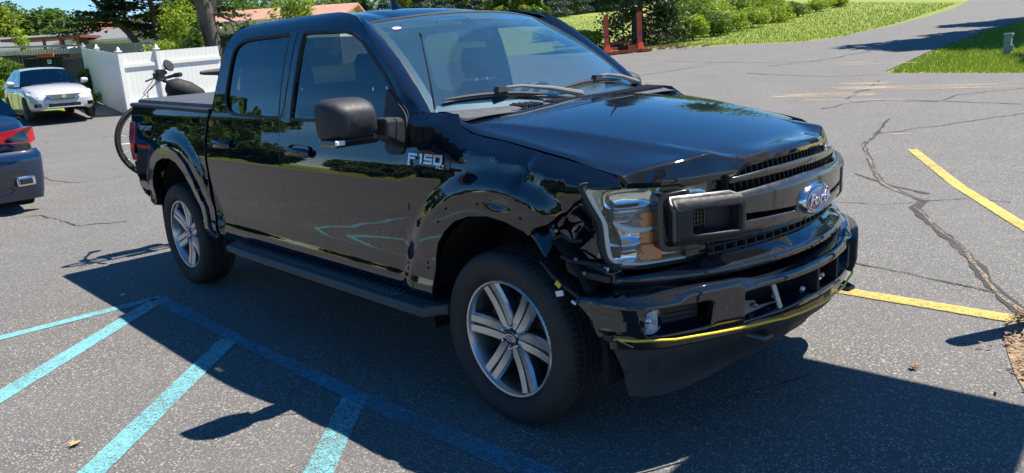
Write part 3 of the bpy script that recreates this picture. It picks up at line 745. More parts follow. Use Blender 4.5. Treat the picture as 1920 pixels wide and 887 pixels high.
# lower grille
frontpanel('lower_grille_back', [(-.60, .74), (.60, .74), (.60, .90), (-.60, .90)], lambda y, z: gx(y, z)-.09, VOID, h=.06)
for z in (.780, .812, .844):
    q = MB(); q.tube([(float(gx(y, 0))-.05, y, z+.01*(1-(y/.6)**2)) for y in np.linspace(-.55, .55, 15)], .006, 6); q.build('lower_grille_bar', BLK, T, True)
for k in range(20):
    y = -.52+1.04*k/19; x = float(gx(y, 0))-.06; q = MB(); q.box((x, y, .815), (.02, .008, .085)); q.build('lower_grille_fin', BLK, T)
# emblem
q = MB(); N = 40
def ell(a, b, x): return [(x, a*cos(2*pi*k/N), b*sin(2*pi*k/N)) for k in range(N)]
V = []; F = []
rings = [(.128, .069, .0), (.125, .067, .022), (.112, .056, .030), (.105, .051, .024)]
for a, b, x in rings: V += ell(a, b, x)
for i in range(3):
    for k in range(N): F.append((i*N+k, i*N+(k+1) % N, (i+1)*N+(k+1) % N, (i+1)*N+k))
E0 = Matrix.Translation((.932, .012, .962))
q.add(V, F, E0); em = q.build('emblem_ring', CHR, T, True, 50)
q = MB(); q.add(ell(.106, .052, .024)+ell(.095, .043, .030)+[(.032, 0, 0)], [(k, (k+1) % N, N+(k+1) % N, N+k) for k in range(N)]+[(N+k, N+(k+1) % N, 2*N) for k in range(N)], E0)
q.build('emblem_field', carpaint('emblem_blue', (.01, .03, .22)), T, True, 60)
FR = Matrix(((0, 0, 1, 0), (1, 0, 0, 0), (0, 1, 0, 0), (0, 0, 0, 1)))     # text plane facing +x
text_mesh('emblem_lettering', 'Ford', .068, CHR, T, E0 @ Matrix.Translation((.033, 0, -.002)) @ FR, .0012, .28, 1.25, .0, 1.04, .0012)
V = ell(.100, .0475, .0300)+ell(.0965, .0450, .0305)
q = MB(); q.add(V, [(k, (k+1) % N, N+(k+1) % N, N+k) for k in range(N)], E0); q.build('emblem_line', CHR, T)
# ---- bonnet shut filler
q = MB(); V = []
for s in np.linspace(-.88, .88, 30):
    a = abs(s); V += [(hprof(s, HL_, 1)-.05, s*.965, hprof(s, HL_, 2)-.004), (hprof(s, HL_, 1)-.05, s*.965, 1.128 if a > .47 else 1.17)]
q.add(V, [(2*i, 2*i+1, 2*i+3, 2*i+2) for i in range(29)]); q.build('slam_panel', BLK, T)
# ---- head lamps
hx = lambda y, z: .862-.4*y**2-.10*np.maximum(z-1.02, 0)
def hlamp(s):
    def m_(P): return [(s*-1*y, z) for y, z in P]
    o = [(-.957, 1.137), (-.49, 1.130), (-.475, 1.115), (-.50, .81), (-.52, .795), (-.767, .788), (-.86, .800), (-.893, .832), (-.903, .89), (-.908, .98), (-.94, 1.06), (-.958, 1.12)]
    o = m_(o); L = s
    housing = frontpanel('headlamp', inset(rnd(o, .02, 3), -.006), lambda y, z: hx(y, z)-.006, BLK, h=.04, depth=.10, holes=[inset(rnd(o, .02, 3), .004)], rim=.004)
    H = housing
    frontpanel('headlamp_back', inset(rnd(o, .02, 3), .028), lambda y, z: hx(y, z)-.050, FCHR, H, h=.05, depth=0)
    frontpanel('headlamp_lens', inset(rnd(o, .02, 3), .001), hx, LENS, H, h=.05, depth=0)
    # chrome reflectors
    def bowl(yc, zc, a, b, dep, nm, mat=CHR):
        q = MB(); V = []; F = []; n = 28
        x0 = float(hx(np.array(yc), np.array(zc)))-.022; dep = dep*.5
        for i, (k, d) in enumerate([(1, 0), (.93, .03), (.75, .65), (.45, .95), (.0, 1.0)]):
            for j in range(n):
                t = 2*pi*j/n; u = abs(cos(t))**.6*math.copysign(1, cos(t)); v = abs(sin(t))**.6*math.copysign(1, sin(t))
                yy = yc+u*a*k; V.append((x0-.8*(yy*yy-yc*yc)*.5-dep*d, yy, zc+v*b*k))
        for i in range(4):
            for j in range(n): F.append((i*n+j, i*n+(j+1) % n, (i+1)*n+(j+1) % n, (i+1)*n+j))
        q.add(V, F); return q.build(nm, mat, H, True, 70)
    bowl(-s*-1*-.78 if 0 else s*.60, 1.075, .115, .034, .05, 'reflector')
    bowl(s*.80, 1.068, .085, .040, .05, 'reflector')
    bowl(s*.815, .935, .070, .055, .06, 'reflector')
    bowl(s*.80, .835, .085, .030, .05, 'reflector')
    # projector ring and bulb
    q = MB(); M = RT((float(hx(np.array(.66), np.array(1.07)))-.075, s*.66, 1.072), 0, pi/2)
    q.lathe([(.034, .02), (.036, .045), (.030, .053), (.028, .035), (.0, .037)], 20, M); q.build('projector', CHR, H, True, 50)
    q = MB(); q.add([(float(hx(np.array(y), np.array(z)))-o_, s*y, z) for z, o_ in ((1.024, .02), (1.012, .06), (1.002, .02)) for y in np.linspace(.56, .90, 8)], [(r*8+k, r*8+k+1, r*8+8+k+1, r*8+8+k) for r in (0, 1) for k in range(7)]); q.build('lamp_shelf', SILV, H, True)
    # silver C strip along outer edge and bottom
    oo = inset(rnd(m_([(-.957, 1.137), (-.49, 1.130), (-.475, 1.115), (-.50, .81), (-.52, .795), (-.767, .788), (-.86, .800), (-.893, .832), (-.903, .89), (-.908, .98), (-.94, 1.06), (-.958, 1.12)]), .02, 3), .007)
    strip = [(.950, 1.128), (.953, 1.11), (.935, 1.055), (.901, .98), (.896, .89), (.885, .835), (.855, .808), (.767, .796), (.52, .803), (.52, .808), (.765, .802), (.850, .815), (.872, .84), (.880, .89), (.884, .975), (.912, 1.045), (.924, 1.09), (.926, 1.128)]
    frontpanel('daytime_strip', [(s*a, b) for a, b in strip], lambda y, z: hx(y, z)-.012, simple('pale_light_guide', (.80, .76, .68), .35), H, h=.03, depth=.02, rim=.003)
    # swoosh
    q = MB(); q.tube([(float(hx(np.array(y), np.array(z)))-.022, s*y, z) for y, z in ((.872, .992), (.85, .968), (.82, .949), (.785, .940), (.74, .938), (.715, .946))], [.008, .012, .013, .013, .012, .008], 8)
    q.build('light_guide', MATS['pale_light_guide'], H, True)
    # amber blocks
    AMB = simple('amber_lens', (.75, .20, .02), .15, coat=1)
    for a, b in ((.955, 1.005), (.885, .925), (.815, .875)):
        P = [(s*.70, a), (s*.772, a+.004), (s*.775, a+.016), (s*.760, (a+b)/2), (s*.770, b-.010), (s*.766, b), (s*.70, b)]
        frontpanel('amber_reflector', P, lambda y, z: hx(y, z)-.010, AMB, H, h=.03, depth=.02)
    # ribs and bulb detail
    for k in range(9):
        z = .905+.011*k; q = MB(); q.tube([(float(hx(np.array(y), np.array(z)))-.055, s*y, z) for y in (.765, .80, .84)], .0025, 5); q.build('reflector_rib', CHR, H)
    for k in range(6):
        y = .585+.022*k; q = MB(); q.tube([(float(hx(np.array(y), np.array(1.08)))-.05, s*y, z) for z in (1.045, 1.10)], .003, 5); q.build('reflector_rib', SILV, H)
    # inner eyebrow
    frontpanel('lamp_brow', [(s*.95, 1.125), (s*.95, 1.133), (s*.50, 1.126), (s*.50, 1.112), (s*.8, 1.118)], lambda y, z: hx(y, z)-.02, CHR, H, h=.05, depth=.03)
    return H
hlamp(-1); hlamp(1)
# ---- bumper
BC = np.array([(1.0, 0), (.992, .15), (.969, .3), (.915, .5), (.833, .7), (.765, .83), (.70, .91), (.622, .965), (.53, .99), (.40, 1.0), (.2, 1.005)])
bs = np.concatenate([[0], np.cumsum(np.hypot(*np.diff(BC, axis=0).T))])
us_ = np.linspace(0, bs[-1], 500); g3 = np.exp(-.5*(np.arange(-30, 31)/9.)**2); g3 /= g3.sum()
bxx = np.convolve(np.pad(np.interp(us_, bs, BC[:, 0]), 30, mode='reflect', reflect_type='even'), g3, 'valid'); byy = np.interp(us_, bs, BC[:, 1]); byy = np.convolve(np.pad(byy, 30, mode='reflect', reflect_type='odd'), g3, 'valid')
bnx, bny = np.gradient(byy), -np.gradient(bxx); L_ = np.hypot(bnx, bny); bnx /= L_; bny /= L_
def uy(y): return float(np.interp(abs(y), byy, us_))*(1 if y >= 0 else -1)
def ux(x): return float(np.interp(-x, -bxx, us_))
def Sb_(off, sc=1.0):
    def f(u, z):
        a = np.abs(u); s = np.sign(u)
        o_ = off(u, z) if callable(off) else off
        x = np.interp(a, us_, bxx)+np.interp(a, us_, bnx)*o_; y = np.interp(a, us_, byy)*sc+np.interp(a, us_, bny)*o_
        return np.stack([x, s*y, z], -1)
    return f
def boff(u, z): return -.9*np.maximum(z-np.interp(np.abs(u), [0, .45, .6, 1.2], [.68, .68, .70, .67]), 0)-.5*np.maximum(.555-z, 0)-.012*np.exp(-((z-.62)/.05)**2)*sm((np.abs(u)-1.0)/.1)
def up(*P): return [(uy(y), z) for y, z in P]
C1 = ux(.45); C2 = ux(.56)
face = [(-C1, .680), (-ux(.47), .66), (-ux(.53), .60), (-C2, .535), (-ux(.585), .515)]+up((-.90, .510), (-.64, .508), (-.4, .512), (0, .516), (.4, .512), (.64, .508), (.90, .510))+[(ux(.585), .515), (C2, .535), (ux(.53), .60), (ux(.47), .66), (C1, .680)]
face += [(C1, .690)]+up((.9, .706), (.64, .722), (.50, .718), (.42, .700), (.2, .696), (0, .698), (-.2, .696), (-.42, .700), (-.50, .718), (-.64, .722), (-.9, .706))+[(-C1, .690)]
fog = lambda s: rnd([(s*uy(.645), .552), (s*uy(.895), .542), (s*uy(.895), .645), (s*uy(.875), .664), (s*uy(.65), .672), (s*uy(.63), .655)], .02, 3)
cen = rnd(up((-.505, .532), (-.25, .538), (0, .560), (.25, .556), (.43, .545), (.43, .668), (.38, .674), (0, .672), (-.42, .674), (-.505, .672)), .015, 3)
panel('bumper_face', face, Sb_(boff), PAINTF, T, holes=[fog(1)[::-1], fog(-1), cen], h=.028, depth=.05, nsign=1, rim=.008)
# rolled top of the bumper
def btop(u, v):
    zt_ = np.interp(np.abs(u), [0, uy(.42), uy(.50), uy(.64), uy(.9), C1], [.698, .700, .718, .722, .706, .690])
    o_ = -.032-.15*v; z = zt_-.002+.010*np.sin(np.minimum(v*1.3, 1)*pi/2)+.04*v*sm((np.abs(u)-.6)/.3)
    return Sb_(o_)(u, z)
panel('bumper_step', [(-C1+.02, 0), (C1-.02, 0), (C1-.10, 1), (-C1+.10, 1)], lambda u, v: btop(u, v), PAINTF, T, h=.04, depth=0, nsign=1)
# upper valance under the grille
def vo(u, z): return -.10+.055*np.sin(np.clip((z-.715)/.08, 0, 1)*pi)*(1-.5*sm((np.abs(u)-.6)/.3))-.9*np.maximum(z-.79, 0)
panel('bumper_valance', [(-ux(.58), .715), (uy(-.88), .712), (uy(-.66), .735), (uy(-.45), .722), (0, .720), (uy(.45), .722), (uy(.66), .735), (uy(.88), .712), (ux(.58), .715), (ux(.60), .765), (uy(.80), .782), (uy(.66), .792), (uy(.50), .815), (uy(0), .808), (uy(-.50), .815), (uy(-.66), .792), (uy(-.80), .782), (-ux(.60), .765)], Sb_(vo), PAINTF, T, h=.025, depth=.03, nsign=1, rim=.008)
# dark void behind openings
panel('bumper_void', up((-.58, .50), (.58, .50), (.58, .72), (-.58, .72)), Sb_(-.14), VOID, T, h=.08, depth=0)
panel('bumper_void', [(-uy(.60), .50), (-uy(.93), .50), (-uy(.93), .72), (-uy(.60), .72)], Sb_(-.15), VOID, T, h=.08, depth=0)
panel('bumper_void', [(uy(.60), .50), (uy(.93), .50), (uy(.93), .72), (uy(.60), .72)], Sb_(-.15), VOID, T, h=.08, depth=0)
for s in (-1, 1):
    # fog lamp pocket and lamp
    q = MB(); cy, cz = s*.868, .612; x = .725
    q.add([(x-.03, s*.90, .56), (x+.03, s*.85, .575), (x+.03, s*.85, .665), (x-.03, s*.90, .67)], [(0, 1, 2, 3)]); q.build('fog_lamp_lens', LENS, T)
    q = MB(); M = RT((x-.025, s*.862, .610), 0, pi/2, s*.5); V = []
    for r, h in ((.046, .03), (.044, .005), (.036, -.012), (.018, -.022), (0, -.024)):
        for k in range(20): V.append((r*cos(2*pi*k/20), 1.0*r*sin(2*pi*k/20), h))
    q.add(V, [(i*20+k, i*20+(k+1) % 20, (i+1)*20+(k+1) % 20, (i+1)*20+k) for i in range(4) for k in range(20)], M); q.lathe([(.012, -.02), (.014, .012), (.0, .02)], 12, M)
    q.build('fog_lamp', CHR, T, True, 50); q = MB(); q.add([(x-.06, s*.905, .555), (x+.01, s*.842, .57), (x+.01, s*.842, .668), (x-.06, s*.905, .675)], [(0, 1, 2, 3)]); q.build('fog_lamp_back', FCHR, T)
    V = []; n = 9
    for i, z in enumerate((.56, .57, .665, .68)):
        for y in np.linspace(.64, .85, n): V.append((float(np.interp(uy(y), us_, bxx))-[.02, .075, .075, .02][i], s*y, z))
    q = MB(); q.add(V, [(i*n+j, i*n+j+1, (i+1)*n+j+1, (i+1)*n+j) for i in range(3) for j in range(n-1)]); q.build('fog_lamp_bezel', BLK, T, True, 40)
    for k in range(4):
        z = .595+.020*k; q = MB(); q.tube([(float(np.interp(uy(y), us_, bxx))-.070, s*y, z) for y in np.linspace(.655, .80, 6)], .003, 5); q.build('bezel_rib', BLK, T)
# ribs of the centre opening, right part; brackets where the plate was
for y in (-.02, .20):
    x = float(np.interp(uy(y), us_, bxx)); q = MB(); q.box((x-.05, y, .62), (.085, .020, .135)); q.build('bumper_rib', BLK, T, bevel=.004)
GRN = simple('bare_grey_steel', (.16, .175, .165), .5, .3, nz=.25, nscale=15)
def onb(y, z, d=0): 
    u = uy(y); p = Sb_(-d)(np.array([u]), np.array([z]))[0]; return p
q = MB(); P = [onb(-.50, .680, .03), onb(-.47, .680, .04), onb(-.455, .61, .05), onb(-.40, .60, .05), onb(-.40, .575, .05), onb(-.27, .57, .05), onb(-.27, .54, .03), onb(-.50, .540, .03)]
V = [tuple(p) for p in P]+[tuple(p-np.array([.006, 0, 0])) for p in P]; q.add(V, [tuple(range(8)), tuple(range(8, 16))]+[(i, (i+1) % 8, 8+(i+1) % 8, 8+i) for i in range(8)]); q.build('plate_bracket', GRN, T)
q = MB(); a = onb(-.335, .675, .025); b = onb(-.285, .545, .02); q.bar(a, b, .026, .008, up=(1, 0, 0)); q.build('plate_bracket', simple('pale_grey_steel', (.42, .43, .42), .45, .3), T)
for y, z, mt in ((-.355, .665, simple('brass_nut', (.5, .28, .05), .3, .8)), (-.31, .60, STEEL), (-.48, .59, STEEL), (-.415, .585, STEEL), (-.10, .585, WHT), (.09, .60, WHT)):
    q = MB(); q.lathe([(.010, 0), (.010, .012), (.005, .016)], 8, RT(onb(y, z, .045), 0, pi/2)); q.build('clip', mt, T, True, 50)
# black step pad at the far corner
panel('bumper_end_cap', rnd([(uy(.47), .515), (uy(.9), .512), (C2, .54), (ux(.50), .60), (C1, .66), (uy(.93), .675), (uy(.47), .675)], .02, 2), Sb_(lambda u, z: boff(u, z)+.028), SKIRT, T, h=.04, depth=.03, nsign=1, rim=.01)
# air dam
def doff(u, z): return -.022-(.025+.11*(1-sm((np.abs(u)-.35)/.6)))*sm((.50-z)/.2)-.010*sm((.40-z)/.015)
dam = [(-ux(.60), .515), (-ux(.64), .42), (-ux(.66), .285)]+up((-.88, .278), (-.6, .278), (-.3, .295), (0, .32), (.3, .295), (.6, .278), (.88, .278))+[(ux(.66), .285), (ux(.64), .42), (ux(.60), .515)]
panel('air_dam', dam, Sb_(doff), SKIRT, T, h=.03, depth=.012, nsign=1, rim=.004)
panel('lower_lip', [(-ux(.60), .50)]+up((0, .50))+[(ux(.60), .50), (ux(.60), .525)]+up((0, .535))+[(-ux(.60), .525)], Sb_(-.012), BLKG, T, h=.03, depth=.04, rim=.008)
# tow hooks
for s in (-1, 1):
    q = MB(); y = s*.40; x = .90
    q.tube([(x-.10, y-.05, .475), (x+.0, y-.045, .465), (x+.055, y-.02, .455), (x+.060, y+.02, .455), (x+.0, y+.045, .465), (x-.10, y+.05, .475)], .013, 8); q.build('tow_hook', simple('hook_steel', (.10, .10, .10), .35, .5), T, True)
# ---- torn corner: liners, brackets, wires
def crump(u, v):
    y = -.895+.018*np.sin(u*21+v*13)*np.sin(v*17-u*6)+.022*np.abs(np.sin(u*13-v*17))+.02*sm((u-.42)/.12)
    return np.stack([u, y, v], -1)
panel('crumpled_inner_panel', [(.22, .93), (.26, .96), (.345, 1.01), (.44, 1.075), (.50, 1.10), (.545, 1.05), (.56, .95), (.56, .84), (.42, .82), (.32, .80), (.27, .86)], crump, PAINT, T, h=.012, depth=.01, nsign=1)
panel('crumpled_inner_panel', [(.20, .92), (.23, .90), (.29, .83), (.30, .90), (.28, .955)], lambda u, v: np.stack([u, -.955+.03*np.sin(u*40+v*30), v], -1), PAINT, T, h=.012, depth=.01)
q = MB(); q.box((.44, -.86, .79), (.26, .06, .05)); q.box((.50, -.90, .765), (.14, .05, .03)); q.box((.37, -.885, .775), (.07, .04, .06), Matrix.Rotation(.3, 4, 'Y')); q.box((.39, -.80, .93), (.22, .04, .34)); q.build('inner_bracket', BLK, T, bevel=.006)
q = MB(); q.box((.56, -.885, .775), (.05, .05, .04)); q.build('connector_box', BLKG, T, bevel=.004)
q = MB(); q.tube([(.24, -.96, .80), (.33, -.985, .755), (.40, -.985, .72), (.46, -.975, .685)], [.006, .010, .010, .008], 6); q.build('liner_edge', BLK, T, True)
q = MB(); q.tube([(.30, -.945, .90), (.36, -.955, .925), (.41, -.95, .905), (.46, -.95, .915)], .006, 6); q.tube([(.34, -.94, .83), (.40, -.95, .822), (.50, -.94, .825), (.56, -.93, .80)], .008, 6); q.build('wire_loom', BLK, T, True)
for p in ((.50, -.895, .805), (.45, -.925, .775), (.33, -.95, .94), (.42, -.94, .83)):
    q = MB(); q.lathe([(.010, 0), (.010, .006), (.006, .010), (0.001, .010)], 10, RT(p, pi/2)); q.build('bolt', STEEL, T, True, 50)
q = MB(); q.box((.375, -1.005, .735), (.028, .010, .022), Matrix.Rotation(.6, 4, 'Y')); q.build('yellow_clip', simple('yellow_plastic', (.75, .55, .03), .4), T, bevel=.003)
q = MB(); q.box((.385, -1.01, .700), (.036, .008, .022), Matrix.Rotation(-.3, 4, 'Y')); q.box((.45, -1.0, .672), (.022, .006, .010), Matrix.Rotation(.4, 4, 'Y')); q.build('white_tag', WHT, T)
q = MB(); q.box((.55, -.915, .805), (.022, .012, .014)); q.build('white_tag', WHT, T, bevel=.003)
# fender bolt holes
for x, z in ((-.292, .975), (-.358, .907), (-.076, 1.018), (-.036, 1.025), (.185, .985), (-.487, .685), (-.487, .66)):
    y = float(Yh(x, z, 1)); q = MB(); q.lathe([(.006, 0), (.006, .0015)], 8, RT((x, -y-.0012, z), pi/2)); q.build('bolt_hole', VOID, T)
# badges
def side_text(nm, s, size, x, z, mat, ext=.003, sx=1., yoff=.004, rot=0, **k):
    y = float(Yh(x, z)); sl = math.atan2(float(Yh(x, z+.02)-Yh(x, z-.02)), .04)
    M = Matrix.Translation((x, -y-yoff, z)) @ Matrix.Rotation(pi/2+sl, 4, 'X') @ Matrix.Rotation(rot, 4, 'Z')
    return text_mesh(nm, s, size, mat, T, M, ext, 0, sx, **k)
P = [(-.595, 1.155), (-.595, 1.20), (-.575, 1.213), (-.30, 1.213), (-.288, 1.20), (-.288, 1.150), (-.36, 1.148), (-.37, 1.155), (-.53, 1.158), (-.545, 1.15)]
panel('badge_plate', P, Sside(-1, 0, .004), BLKG, T, h=.03, depth=.006, nsign=1)
def block_letters(x0, z0):
    S_ = simple('satin_silver', (.62, .66, .70), .25, .85); h, w_, t = .046, .061, .012
    glyph = {'F': [(0, 0, t, h), (t, h-t, w_*1.15, h), (t, h*.5-t*.45, w_*.9, h*.5+t*.45), (-.0, -.012, t*1.6, 0)], '1': [(w_*.30, 0, w_*.30+t*1.1, h), (w_*.12, h-t, w_*.30, h)],
             '5': [(0, h-t, w_, h), (0, h*.5-t*.5, t, h-t), (t, h*.5-t*.5, w_, h*.5+t*.5), (w_-t, t, w_, h*.5-t*.5), (0, 0, w_, t)], '0': [(0, 0, t, h), (w_-t, 0, w_, h), (t, 0, w_-t, t), (t, h-t, w_-t, h)]}
    x = x0
    for ch, adv in (('F', w_*1.27), ('1', w_*.78), ('5', w_*1.16), ('0', w_)):
        q = MB()
        for a, b_, c, d in glyph[ch]:
            P = []
            for X, Z in ((a, b_), (c, b_), (c, d), (a, d)):
                P.append((x+X, z0+Z))
            V = []
            for off in (.010, .0165):
                for X, Z in P: V.append((X, -float(Yh(X, Z))-off, Z))
            q.add(V, [(0, 3, 2, 1), (4, 5, 6, 7), (0, 1, 5, 4), (1, 2, 6, 5), (2, 3, 7, 6), (3, 0, 4, 7)])
        q.build('badge_letter', S_, T, bevel=.0012); x += adv
block_letters(-.590, 1.166)
side_text('badge_lettering', 'XLT', .026, -.345, 1.158, simple('satin_silver', (.62, .66, .70), .25, .85), .002, 1.3, .011, bold=.0006)
side_text('bed_decal', 'SPORT', .052, -4.225, 1.222, simple('grey_decal', (.42, .45, .50), .35), .0005, 1.75, .003, bold=.001)
# ---- wheels
def make_wheel(par):
    q = MB(); q.lathe([(.235, -.10), (.238, .0), (.250, .085), (.255, .100), (.260, .112), (.268, .114), (.274, .108), (.276, .096), (.270, .06), (.262, -.11)], 120); w_ = q.build('wheel', ALU, par, True, 30)
    # tyre
    prof = [(.272, .095), (.277, .107), (.284, .117), (.296, .126), (.318, .134), (.342, .138), (.362, .135), (.378, .127), (.390, .116), (.398, .105), (.402, .094), (.4045, .080), (.405, .062), (.405, .058), (.395, .055), (.395, .048), (.405, .045), (.406, .030), (.406, .020), (.396, .017), (.396, .010), (.406, .007)]
    full = prof+[(r, -h) for r, h in prof[::-1]]; N_ = 240; V = []; F = []
    for j in range(N_):
        a = 2*pi*j/N_
        for i, (r, h) in enumerate(full):
            ah = abs(h); dr = 0; aa = a
            if .10 <= ah <= .118 and j % 3 == 0: dr = -.004
            if .05 < ah <= .096 and j % 3 == 0 and r > .4: dr = -.007
            if ah < .05 and (j+int(h*100)) % 4 == 0 and r > .4: dr = -.005
            if False: dr = 0
            if ah <= .096 and r > .39: aa = a+.25*h*(1 if ah < .05 else .4)
            V.append(((r+dr)*cos(aa), (r+dr)*sin(aa), h))
    n = len(full)
    for j in range(N_):
        for i in range(n-1): F.append((j*n+i, j*n+i+1, ((j+1) % N_)*n+i+1, ((j+1) % N_)*n+i))
    q = MB(); q.add(V, F); q.build('tyre', RUB, w_, True, 30)
    for k in range(6):
        a = k*pi/3; q = MB(); V = []; F = []; fm_ = []
        st = np.linspace(.040, .256, 10)
        for r in st:
            t = (r-.04)/.216; wd = min(.047+.004*t, .57*r); g = .003+.006*t**1.2; h = .078+.022*t+.010*math.sin(pi*t)*-1; dp = .004+.018*t**.7
            pr = [(-wd, h-.055), (-wd, h-.014), (-wd*.80, h), (-g, h-.002), (-g*.7, h-dp), (g*.7, h-dp), (g, h-.002), (wd*.80, h), (wd, h-.014), (wd, h-.055)]
            for y, hz in pr: V.append((r*cos(a)-y*sin(a), r*sin(a)+y*cos(a), hz))
        for i in range(len(st)-1):
            for j in range(9): F.append((i*10+j, i*10+j+1, (i+1)*10+j+1, (i+1)*10+j)); fm_.append(1 if j in (0, 8, 4) else 0)
        q.add(V, F); q.m = fm_; q.build('spoke', [ALU, ALUD], w_, True, 35)
        b = a+pi/6; q = MB(); M = Matrix.Rotation(b, 4, 'Z') @ Matrix.Translation((.052, 0, .070)); q.lathe([(.0095, 0), (.0095, .020), (.007, .026), (.002, .028)], 8, M); q.build('lug_nut', CHR, w_, True, 40)
        # web between spokes near the hub
        q = MB(); c, s = cos(b), sin(b)
        pl = [(.03, -.03), (.072, -.030), (.080, -.012), (.074, 0), (.080, .012), (.072, .030), (.03, .03)]
        q.prism([(x*c-y*s, x*s+y*c) for x, y in pl], .030, .068); q.build('web', ALU, w_, bevel=.003)
    q = MB(); q.lathe([(.038, .06), (.038, .083), (.035, .087), (.0, .089)], 28); q.build('centre_cap', carpaint('cap_blue', (.006, .015, .07)), w_, True, 40)
    V = [(.034*cos(2*pi*k/28), .016*sin(2*pi*k/28)-.0, .0895) for k in range(28)]; q = MB(); q.add([(x*.95, y, z+.0005) for x, y, z in V]+[(x*.85, y*.82, z+.0005) for x, y, z in V], [(k, (k+1) % 28, 28+(k+1) % 28, 28+k) for k in range(28)]); q.build('cap_ring', CHR, w_)
    text_mesh('cap_lettering', 'Ford', .022, CHR, w_, Matrix.Translation((0, 0, .0895)), .0005, .35)
    q = MB(); q.lathe([(.06, .0), (.17, .0), (.17, .012), (.06, .012)], 36); q.build('brake_disc', simple('dark_disc', (.06, .06, .06), .5, .6), w_, True, 40)
    q = MB(); q.lathe([(.001, -.02), (.232, -.02), (.232, -.015), (.001, -.015)], 32); q.build('wheel_backing', VOID, w_)
    q = MB(); q.prism([(.10*cos(t), .10*sin(t)) for t in np.linspace(1.9, 3.2, 8)]+[(.19*cos(t), .19*sin(t)) for t in np.linspace(3.2, 1.9, 8)], .0, .03); q.build('brake_caliper', BLK, w_)
    # raised sidewall lettering
    LT = simple('tyre_lettering', (.045, .045, .047), .6)
    word = 'MICHELIN'
    for k, ch in enumerate(word):
        a = 1.15-.095*k; M = Matrix.Rotation(a-pi/2, 4, 'Z') @ Matrix.Translation((0, .342, .1375)); text_mesh('sidewall_letter', ch, .036, LT, w_, M, .0015, 0, 1.1)
    return w_
def copy_tree(o, parent=None):
    c = o.copy(); C.objects.link(c); c.parent = parent
    for ch in [x for x in KIDS.get(o.name, [])]: copy_tree(ch, c)
    return c
def index_kids():
    global KIDS
    KIDS = {}
    for o in bpy.data.objects:
        if o.parent: KIDS.setdefault(o.parent.name, []).append(o)
w0 = make_wheel(T)
bpy.context.view_layer.update(); index_kids()
for i, (x, sd) in enumerate(((.012, -1), (-3.683, -1), (.012, 1), (-3.683, 1))):
    w_ = w0 if i == 0 else copy_tree(w0, T)
    w_.matrix_local = Matrix.Translation((x, sd*.862, .403)) @ Matrix.Rotation(pi/2 if sd < 0 else -pi/2, 4, 'X') @ Matrix.Rotation([-.08, .42, .2, .7][i], 4, 'Z')
# ---- running boards
RB = simple('step_black', (.045, .047, .052), .42, nz=.2, nscale=60, bump=.2, bscale=600)
for sd in (-1, 1):
    q = MB(); pr = [(.925, .478), (.93, .492), (1.085, .500), (1.102, .494), (1.112, .478), (1.108, .452), (1.09, .446), (.93, .450)]
    V = []; n = len(pr); xs = [(-2.66, .55, .93), (-2.60, .95, 1.), (-2.3, 1, 1), (-.75, 1, 1), (-.43, .98, 1), (-.36, .40, .97)]
    for x, k, kz in xs:
        for y, z in pr: V.append((x, sd*(.93+(y-.93)*k), .475+(z-.475)*kz))
    F = [(i*n+j, i*n+(j+1) % n, (i+1)*n+(j+1) % n, (i+1)*n+j) for i in range(len(xs)-1) for j in range(n)]+[tuple(range(n)), tuple((len(xs)-1)*n+j for j in range(n))]
    q.add(V, F); rb = q.build('running_board', RB, T, True, 30)
    if sd < 0:
        for k in range(46):
            x = -2.55+1.82*k/45; q = MB(); q.bar((x, sd*.965, .4975), (x+.035, sd*1.02, .4995), .010, .007); q.bar((x+.035, sd*1.02, .4995), (x+.012, sd*1.078, .503), .010, .007); q.build('tread_rib', simple('step_rib', (.10, .11, .13), .35), rb)
    q = MB(); q.box((-1.5, sd*.86, .455), (.06, .14, .04)); q.box((-2.45, sd*.86, .455), (.06, .14, .04)); q.box((-.7, sd*.86, .455), (.06, .14, .04)); q.build('step_bracket', BLK, T)
q = MB(); q.box((-2.50, -.915, .505), (.20, .012, .022), Matrix.Rotation(.02, 4, 'Y')); q.build('dusty_tag', simple('dusty_grey', (.30, .28, .26), .9, nz=.5, nscale=90), T)
# ---- interior
SEAT = simple('black_seat_fabric', (.016, .017, .020), .85, nz=.3, nscale=60)
def seat(x, y, w_=.27, base='seat', hr=True):
    def lump(secs, nm, mat=SEAT, par=T):
        V = []; F = []; n = 16
        for cx, cy, cz, a, b in secs:
            for k in range(n):
                t = 2*pi*k/n; u = abs(cos(t))**.5*math.copysign(1, cos(t)); v = abs(sin(t))**.5*math.copysign(1, sin(t))
                V.append((cx+v*b, cy+u*a, cz))
        for i in range(len(secs)-1):
            for k in range(n): F.append((i*n+k, i*n+(k+1) % n, (i+1)*n+(k+1) % n, (i+1)*n+k))
        F.append(tuple(range(n))); F.append(tuple((len(secs)-1)*n+k for k in range(n)))
        q = MB(); q.add(V, F); return q.build(nm, mat, par, True, 60)
    s_ = lump([(x+.22, y, .82, w_, .26), (x+.22, y, .92, w_, .27), (x+.22, y, .95, w_*.9, .24)], base)
    lump([(x, y, .92, w_*.95, .07), (x-.06, y, 1.15, w_, .07), (x-.12, y, 1.40, w_*.92, .06), (x-.14, y, 1.47, w_*.6, .05)], 'seat_back')
    if hr:
        lump([(x-.145, y, 1.49, .12, .045), (x-.15, y, 1.53, .145, .055), (x-.16, y, 1.64, .14, .055), (x-.165, y, 1.69, .11, .04)], 'headrest')
        q = MB()
        for s in (-.05, .05): q.tube([(x-.145, y+s, 1.45), (x-.15, y+s, 1.55)], .006, 6)
        q.build('headrest_post', CHR, T)
seat(-1.45, -.42); seat(-1.45, .42)
seat(-2.50, -.42, .38, 'rear_seat'); seat(-2.50, .42, .38, 'rear_seat')
DASH = simple('dark_dashboard', (.03, .031, .034), .6)
q = MB(); V = []
